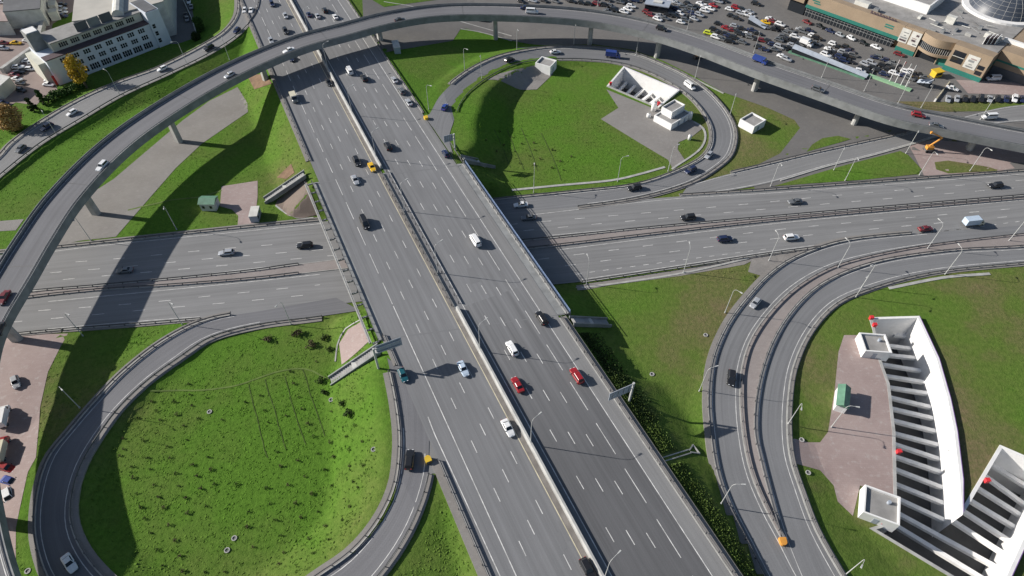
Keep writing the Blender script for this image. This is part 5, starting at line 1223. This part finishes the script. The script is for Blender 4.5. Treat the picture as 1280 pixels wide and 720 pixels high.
# ------------------------------------------------------------------ office and sheds, upper left
def local(a, b, name, label, cat='building'):
    p, q = un(*a), un(*b); r = empty(name, p, math.atan2(q.y-p.y, q.x-p.x), label, cat); return r, (q-p).length
r, L = local((75,107), (212,54), 'office_building', 'white and pale blue three storey office with setback top floor beside the ramp')
MB().box(0, L-4.6, 0, 16, -.1, 10).build('wall', M['facade'], r)
MB().box(-.15, L-4.7, -.15, 4.0, 10.01, 10.35).build('terrace_roof', M['maroon'], r)
MB().box(5, L-5, 4.01, 15, 10.02, 13.6).build('top_floor', M['cream'], r); MB().box(4.7, L-4.8, 3.7, 15.3, 13.61, 13.9).build('roof', M['roofgrey'], r)
MB().box(L-4.58, L+1.0, -.6, 13, -.1, 14.6).build('stair_tower', M['facade'], r); MB().box(L-4.2, L+.6, -.2, 12.6, 14.61, 14.8).build('tower_roof', M['roofdark'], r)
MB().box(-2.5, .0, 3, 15.9, -.1, 8.5).build('end_wing', M['cream'], r); MB().box(.2, 5.0, 10, 15.5, 10.02, 16.8).build('lift_tower', M['conc_dark'], r); MB().box(.6, 4.6, 10.4, 15, 16.81, 17.1).build('lift_tower_roof', M['white'], r)
def win(r, x0, x1, y, z0, z1, n=3, nm='window'):
    f = MB(); w = (x1-x0)/n
    for i in range(n): f.box(x0+w*i+.12, x0+w*(i+1)-.12, y-.06, y+.05, z0, (z0+z1)/2-.06).box(x0+w*i+.12, x0+w*(i+1)-.12, y-.06, y+.05, (z0+z1)/2+.06, z1)
    f.build(nm, M['glass'], r)
for i in range(8):
    x = 4.5+i*4.4
    win(r, x, x+2.7, -.02, 7.7, 9.3); win(r, x+.3, x+3.0, -.02, 4.8, 6.4); win(r, x-.3, x+3.4, -.02, 1.2, 3.4, 4)
for i in range(7): win(r, 7.5+i*4.4, 10.8+i*4.4, 3.97, 11.3, 12.9, 4)
for z in (2, 5, 8): win(r, L-4, L-2.6, -.62, z, z+1.6, 1)
for i, (mm, x) in enumerate((('roofdark', 16), ('conc_dark', 20.8), ('roofdark', 25.6))): MB().box(x, x+4.5, 5.2, 5.5, 13.92, 17.2).build('rooftop_panel', M[mm], r)
def shed(px, z, name, label, m, roof=None, walls='conc_pale', roofover=.0):
    poly = [un(x, y, z) for x, y in px]; c = sum(poly, Vector())/len(poly); r = empty(name, (c.x, c.y, 0), 0, label, 'building')
    P = [(p.x-c.x, p.y-c.y) for p in poly]; MB().prism(P, -.1, z-.02).build('wall', M[walls], r)
    Q = [(x*1.01, y*1.01) for x, y in P]; MB().prism(Q, z-.019, z+.3).build('roof', M[m], r); return r, c
sh, c = shed([(91,27),(128,22),(172,11),(204,2),(206,-60),(100,-60)], 14.2, 'hall', 'long pale roofed hall behind the office', 'roofbeige')
a, b = un(151,-50,14.6)-Vector((c.x, c.y, 0)), un(147,18,14.6)-Vector((c.x, c.y, 0)); k = MB(); k.tube([(a.x, a.y, 14.2), (b.x, b.y, 14.2)], 2.2, 12); k.build('roof_vault', M['conc_pale'], sh)
shed([(4,15),(50,11),(55,-40),(8,-40)], 7.5, 'warehouse', 'dark roofed warehouse at the upper left corner', 'roofdark'); shed([(16,22),(50,18),(50,14),(16,18)], 4, 'annex', 'low grey annex in front of the dark warehouse', 'roofgrey')
shed([(-30,28),(10,27),(4,13),(-30,14)], 6, 'shed', 'brown roofed shed at the left edge below the warehouse', 'brick'); shed([(-30,112),(-2,110),(13,97),(-5,92),(-30,93)], 4.5, 'pale_shed', 'pale roofed shed at the left edge above the russet tree', 'conc_pale', walls='cream')
shed([(60,8),(69,7),(70,1),(60,1)], 3.5, 'hut', 'small tan hut left of the parked column, upper of two', 'cream'); shed([(60,17),(71,15),(71,11),(60,12)], 3.5, 'hut', 'small tan hut left of the parked column, lower of two', 'cream')
def wall(pts, h, w, m, label, name='wall', cat='wall', z=None):
    P = np.array([tuple(un(x, y, 0) if z is not None else gp(x, y)) for x, y in pts]); P = step(P, 3); T = np.gradient(P, axis=0); T /= np.linalg.norm(T[:, :2], axis=1)[:, None]
    Q = P.copy(); Q[:, 0] -= T[:, 1]*w; Q[:, 1] += T[:, 0]*w; o = MB().ribbonbox(P, Q, -.3, h).build(name, M[m]); return tag(o, label, cat)
wall([(57,-5),(55,25),(47,58)], 2.4, 1.6, 'conc', 'tall grey wall between warehouse lot and office'); wall([(42,64),(3,92)], 2.4, 1.6, 'conc', 'grey wall running down to the pale shed')
wall([(230,3),(240,25),(246,45)], 1.2, .3, 'conc_pale', 'pale yard wall right of the office yard'); 
# red banner at the office corner
p = gp(72,110); r = empty('banner', p, .6, 'tall orange red banner at the left corner of the office', 'banner'); MB().tube([(0, 0, 0), (0, 0, 5.2)], .06, 6).build('pole', M['lamp'], r); MB().box(.06, 1.0, -.02, .02, 1.2, 5.0).build('cloth', M['red'], r)
# ------------------------------------------------------------------ shopping centre, upper right
r, L = local((1003,20), (1114,61), 'shopping_centre', 'large tan and teal shopping centre with glazed dome at the upper right')
HB = 10.0
MB().box(-9, 76, 3.5, 75, -.1, HB-.4).build('main_block', M['tan'], r); MB().box(-8.6, 75.6, 3.9, 74.6, HB-.399, HB-.2).build('roof', M['roofgrey'], r)
MB().box(0, 42, 0, 3.48, 4.0, HB+.3).build('front_fascia', M['tan'], r); MB().box(-.05, 42.05, -.12, -.001, 4.0, 5.4).build('teal_band', M['teal'], r)
MB().box(-8, -.2, .6, 3.4, 0, 5.5).build('corner_lobby', M['glass'], r); MB().box(-12, -1, -1.0, 3.3, 5.6, HB+.4).build('corner_canopy', M['tan'], r)
MB().box(.1, 40, .9, 3.45, .05, 3.95).build('shop_window', M['glass'], r)
k = MB()
for i in range(27): k.box(.4+i*1.5, .52+i*1.5, .8, .9, 0, 4)
k.box(0, 40.5, .79, .89, 1.9, 2.05); k.box(0, 40.5, .79, .89, 3.0, 3.1); k.build('window_frame', M['conc_dark'], r)
for x, z, w in ((2, 7.6, 3.5), (3, 6.7, 3), (34.5, 8.2, 3.6), (34.5, 7.3, 3.6)): MB().box(x, x+w, -.06, -.001, z, z+.55).build('teal_stripe', M['teal'], r)
MB().box(42.1, 49.5, 0, 3.48, 0, HB+.3).build('poster_wall', M['tan'], r); MB().box(42, 49.6, -.1, -.002, 0, 1.9).build('teal_base', M['teal'], r)
def poster(x, z, w, h, y, seed):
    g = random.Random(seed); MB().box(x, x+w, y-.14, y-.02, z, z+h).build('poster', M['conc_pale'], r)
    for i in range(4): MB().box(x+w*g.uniform(.08, .5), x+w*g.uniform(.6, .92), y-.17, y-.142, z+h*(.1+.2*i), z+h*(.1+.2*i+g.uniform(.06, .16))).build('poster_block', M[g.choice(['roofdark', 'brick', 'maroon', 'conc_dark'])], r)
poster(41.5, 3.9, 3.6, 5.6, -.02, 1); poster(45.6, 3.9, 3.8, 5.6, -.02, 2)
# bowed glazed bay
def bow(x0, x1, y0, sag, z0, z1, m, name, n=16, back=3.4):
    pts = [(x0+(x1-x0)*i/n, y0-sag*math.sin(math.pi*i/n)) for i in range(n+1)]+[(x1, back), (x0, back)]
    return MB().prism(pts, z0, z1).build(name, M[m], r)
bow(49.7, 62, .3, 2.4, 3.6, 4.7, 'tan', 'bay_sill'); bow(50, 61.7, .5, 2.3, 4.7, 7.4, 'glass', 'bay_window'); bow(49.7, 62, .3, 2.5, 7.4, HB+.4, 'tan', 'bay_parapet')
k = MB()
for i in range(17):
    x = 50+11.7*i/16; y = .5-2.3*math.sin(math.pi*i/16); k.box(x-.07, x+.07, y-.1, y, 4.7, 7.4)
k.build('bay_mullion', M['conc'], r); MB().box(50.5, 58.5, 1.2, 3.4, 0, 3.4).build('entrance', M['glass'], r); MB().box(58.6, 62, .8, 3.4, 0, 3.59).build('entrance_wall', M['teal'], r)
for x in (50.2, 58.4): MB().tube([(x, .3, 0), (x, .3, 3.6)], .25, 8).build('column', M['tan'], r)
MB().box(62.1, 76.2, -1.2, 3.48, 0, HB+.5).build('corner_wing', M['tan'], r); MB().box(62, 76.3, -1.3, -1.201, 0, 1.9).build('teal_base', M['teal'], r)
MB().box(63, 67.4, -1.28, -1.21, 4, 8.6).build('window', M['glass'], r); MB().box(63, 67.4, -1.32, -1.281, 6.3, 6.5).build('window_bar', M['conc_pale'], r); poster(68.2, 3.6, 4.4, 5.2, -1.22, 3)
for z in (2.4, 4.6): MB().box(73, 75.4, -1.28, -1.21, z, z+1.6).build('window', M['glass'], r)
MB().box(76.21, 110, 9, 60, -.1, HB-.2).build('east_block', M['tan'], r); MB().box(76.3, 110.1, 8.85, 8.99, 0, 3.4).build('dark_base', M['roofdark'], r); MB().box(76.3, 110.1, 8.88, 8.99, 5.4, 6.1).build('teal_stripe', M['teal'], r)
MB().box(76.2, 76.32, -1, 8.8, 5.4, 6.1).build('teal_stripe', M['teal'], r)
# roof edge lettering is unreadable in the photo: only its red blocks are kept
for i in range(9): MB().box(27+i*1.25, 27.8+i*1.25, .3, .5, HB+.31, HB+1.2+.3*(i % 3 == 0)).build('roof_letter', M['maroon'], r)
inv = r.matrix_basis.inverted() if False else Matrix.Rotation(-r.rotation_euler.z, 4, 'Z') @ Matrix.Translation(-r.location)
def rl(px, py, z): return inv @ un(px, py, z)
dc = rl(1254, 11, HB); dr = 13.2
k = MB(); nr, ns = 9, 48; V = []; 
for i in range(nr+1):
    t = math.pi/2*.82*i/nr; rad = dr*math.cos(math.pi/2*.0+0)*math.sin(math.pi/2*.82-t)/math.sin(math.pi/2*.82) if i < nr else .05
    z = HB+.6+8.2*(math.cos(math.pi/2*.82-t)-math.cos(math.pi/2*.82))/(1-math.cos(math.pi/2*.82))
    for j in range(ns): V.append((dc.x+rad*math.cos(2*math.pi*j/ns), dc.y+rad*math.sin(2*math.pi*j/ns), z))
DV = V
k.add(V, [(i*ns+j, i*ns+(j+1) % ns, (i+1)*ns+(j+1) % ns, (i+1)*ns+j) for i in range(nr) for j in range(ns)]); k.build('dome', M['dome'], r, True)
k = MB()
for i in range(nr): k.tube([Vector(DV[i*ns+j % ns])*1 for j in range(ns+1)], .05, 4, cap=False)
for j in range(0, ns, 2): k.tube([DV[i*ns+j] for i in range(nr+1)], .05, 4, cap=False)
k.build('dome_rib', M['conc'], r)
k = MB()
for j in range(ns):
    a, b = 2*math.pi*j/ns, 2*math.pi*(j+1)/ns
    k.hexa([(dc.x+q*math.cos(t), dc.y+q*math.sin(t), z) for z in (HB-.19, HB+.7) for q, t in ((dr+.1, a), (dr+2.6, a), (dr+2.6, b), (dr+.1, b))])
k.build('dome_ring', M['white'], r)
def roofbox(px, py, sx, sy, h, m, nm='roof_unit', a=0):
    q = rl(px, py, HB); MB().box(q.x-sx/2, q.x+sx/2, q.y-sy/2, q.y+sy/2, HB-.19, HB+h).build(nm, M[m], r)
for q in ((1187,28,3.5,2.2,2.6,'conc_pale'), (1160,12,2,1.5,1.2,'conc'), (1170,30,1.5,1.5,.8,'galv'), (1178,40,1.4,1.2,1,'galv'), (1150,22,1.2,2.5,.7,'conc_pale'), (1210,44,2.2,1.2,.9,'conc'), (1225,36,1.5,1.5,1.1,'galv'), (1195,38,1,2.6,.6,'galv'), (1165,38,2.8,.6,.6,'conc_dark'), (1200,15,2.4,.8,.7,'conc_dark'), (1240,48,6,1.2,1.4,'conc_pale'), (1268,55,8,1.2,1.2,'white'), (1078,6,6,3,1.5,'conc_pale'), (1095,14,2,2,1.2,'galv')): roofbox(*q)
q = rl(1135,8,HB); MB().box(q.x-14, q.x+8, q.y-1, q.y+16, HB-.19, HB+3).build('roof_hall', M['roofgrey'], r)
for x0, x1, y0, y1 in ((q.x-14.4, q.x+8.4, q.y-1.5, q.y-.9), (q.x+7.9, q.x+8.5, q.y-.89, q.y+16)): MB().box(x0, x1, y0, y1, HB-.18, HB+3.5).build('white_parapet', M['white'], r)
g = random.Random(5)
for i in range(16):
    x, y = g.uniform(48, 74), g.uniform(5, 26); a = g.uniform(0, 3.1); l = g.uniform(2, 6); MB().tube([(x, y, HB), (x+math.cos(a)*l, y+math.sin(a)*l, HB)], .14, 5).build('roof_duct', M[g.choice(['galv', 'conc_pale', 'post'])], r)
for i in range(7):
    x = 69+i*.55; y = 10+.5*i; MB().box(x, x+.22, y-2.2, y+2.2, HB-.1, HB+2.6).build('rooftop_fin', M['maroon' if i % 2 else 'white'], r)
# covered walkway, pavilions and flagpoles in the car park
def gable(a, b, w, h, label, m='signback', name='covered_walkway', cat='walkway'):
    p, q = un(*a), un(*b); L = (q-p).length; r_ = empty(name, p, math.atan2(q.y-p.y, q.x-p.x), label, cat)
    MB().add([(0, -w/2, h), (L, -w/2, h*.25), (L, w/2, h*.25), (0, w/2, h), (0, 0, h+1.2), (L, 0, h*.25+.9)], [(0, 1, 5, 4), (2, 3, 4, 5), (1, 2, 5), (3, 0, 4), (3, 2, 1, 0)]).build('roof', M[m], r_)
    MB().add([(.2, -w/2+.2, -.1), (L-.2, -w/2+.2, -.1), (L-.2, w/2-.2, -.1), (.2, w/2-.2, -.1), (.2, -w/2+.2, h-.02), (L-.2, -w/2+.2, h*.25-.02), (L-.2, w/2-.2, h*.25-.02), (.2, w/2-.2, h-.02)], [(0, 1, 5, 4), (1, 2, 6, 5), (2, 3, 7, 6), (3, 0, 4, 7)]).build('wall', M['glass'], r_)
gable((990,65), (1084,97), 3.6, 2.4, 'long grey roofed subway ramp along the car park edge'); gable((936,28), (958,36), 3.6, 2.2, 'short grey roofed subway stair among the parked cars'); gable((1162,109), (1147,103), 3.2, 2.2, 'small grey roofed stair by the yellow stall')
p = un(821,12); r2 = empty('pavilion', (p.x, p.y, 0), -.35, 'flat glass roofed pavilion behind the viaduct', 'pavilion'); MB().box(-5.2, 5.2, -3, 3, 0, 3).build('wall', M['glass'], r2); MB().box(-5.6, 5.6, -3.4, 3.4, 3.01, 3.35).build('roof', M['signback'], r2); MB().box(-2, 2, -1.2, 1.2, 3.36, 3.8).build('skylight', M['conc_pale'], r2)
p = un(1169,95); r2 = empty('stall', (p.x, p.y, 0), .3, 'yellow stall on the forecourt of the shopping centre', 'stall'); MB().box(-1.7, 1.7, -1.3, 1.3, 0, 2.2).build('wall', M['yellow'], r2); MB().box(-2.0, 2.0, -1.6, 1.6, 2.21, 2.5).build('roof', M['yellow'], r2); MB().box(-1.2, 1.2, -1.34, -1.3, 1, 1.8).build('counter_opening', M['glass'], r2)
wall([(1084,96),(1112,106),(1137,115)], .5, 2.2, 'greenpale', 'pale green planted strip below the flagpoles', 'planter', 'planter', 0)
wall([(985,66),(1030,82),(1080,100)], .6, 1.4, 'green', 'dark green hedge box along the subway ramp', 'hedge_box', 'hedge', 0)
for px, py, c in ((1111,103,'conc_pale'), (1118,105,'red'), (1125,108,'conc_pale'), (1131,110,'conc_pale')):
    p = un(px, py); r2 = empty('flagpole', (p.x, p.y, 0), .7, 'white flagpole on the green strip with %s flag, %s of four' % ('red' if c == 'red' else 'white', {1111: 'leftmost', 1118: 'second', 1125: 'third', 1131: 'rightmost'}[px]), 'flagpole', 'flagpoles at the car park')
    MB().tube([(0, 0, 0), (0, 0, 9.5)], [.13, .08], 6).build('pole', M['white'], r2); MB().add([(.1, 0, 7), (1.3, .3, 6.6), (1.5, -.1, 8.9), (.1, 0, 9.2)], [(0, 1, 2, 3)]).build('flag', M[c], r2)
for px, py, lb in ((1168,125,'left of the white row'), ):
    p, q = un(1168,127), un(1186,104); r2 = empty('boom_barrier', p, math.atan2(q.y-p.y, q.x-p.x), 'pale yellow barrier line across the forecourt', 'barrier'); MB().box(0, (q-p).length, -.15, .15, .3, .9).build('rail', M['yellowpaint'], r2); MB().box(-.3, .3, -.3, .3, 0, 1.2).build('cabinet', M['white'], r2)
# light strips of paving and kerb seen on the lawns
for pts, w, m in (([(640,239),(700,233),(770,226),(800,219),(832,210)], .9, 'conc'), ([(841,212),(877,186),(883,172),(880,160),(868,152)], .7, 'conc'), ([(905,116.5),(868,98),(832,80),(792,65.5),(740,58.5),(690,58),(646,60)], .6, 'conc'), ([(640,51),(600,40),(576,36)], .5, 'conc'), ([(640,45),(560,22),(520,9),(480,2)], .5, 'conc'), ([(1236,341),(1180,345.5),(1110,359)], .9, 'conc'), ([(344,257.5),(352,264),(362,270),(376,274),(392,273)], .5, 'conc'), ([(420,452),(423,430),(432,412),(450,401)], .35, 'conc')):
    P = np.array([tuple(gp(x, y)) for x, y in catmull(pts, 40)]); strip('kerb_strip', P, w, M[m], .16, 1)
# ------------------------------------------------------------------ camera, light, world
sc = bpy.context.scene
cam = bpy.data.cameras.new('camera'); co = bpy.data.objects.new('camera', cam); COL.objects.link(co)
co.location = (0, 0, H); co.rotation_euler = (math.pi/2-TH, 0, 0)
cam.sensor_fit = 'HORIZONTAL'; cam.sensor_width = 36; cam.lens = 36*F/1280; cam.clip_end = 9000; cam.clip_start = .5
sc.camera = co
EL = R(26); AZ = Vector((-.985, .172, 0)).normalized()
tosun = Vector((AZ.x*math.cos(EL), AZ.y*math.cos(EL), math.sin(EL)))
sl = bpy.data.lights.new('sun', 'SUN'); sl.energy = 4.6; sl.angle = R(.53); sl.color = (1, .94, .86)
so = bpy.data.objects.new('sun', sl); COL.objects.link(so); so.rotation_euler = tosun.to_track_quat('Z', 'Y').to_euler(); so.location = (-150, 60, 200)
w = bpy.data.worlds.new('World'); sc.world = w; w.use_nodes = True
nt = w.node_tree; bg = nt.nodes['Background']
sky = nt.nodes.new('ShaderNodeTexSky'); sky.sky_type = 'NISHITA'; sky.sun_disc = False
sky.sun_elevation = EL; sky.sun_rotation = math.atan2(tosun.x, tosun.y) % (2*math.pi); sky.air_density = 1; sky.dust_density = 1
nt.links.new(sky.outputs[0], bg.inputs[0]); bg.inputs[1].default_value = .06
vs = sc.view_settings; vs.view_transform = 'Standard'; vs.look = 'None'; vs.gamma = 1; vs.exposure = .58
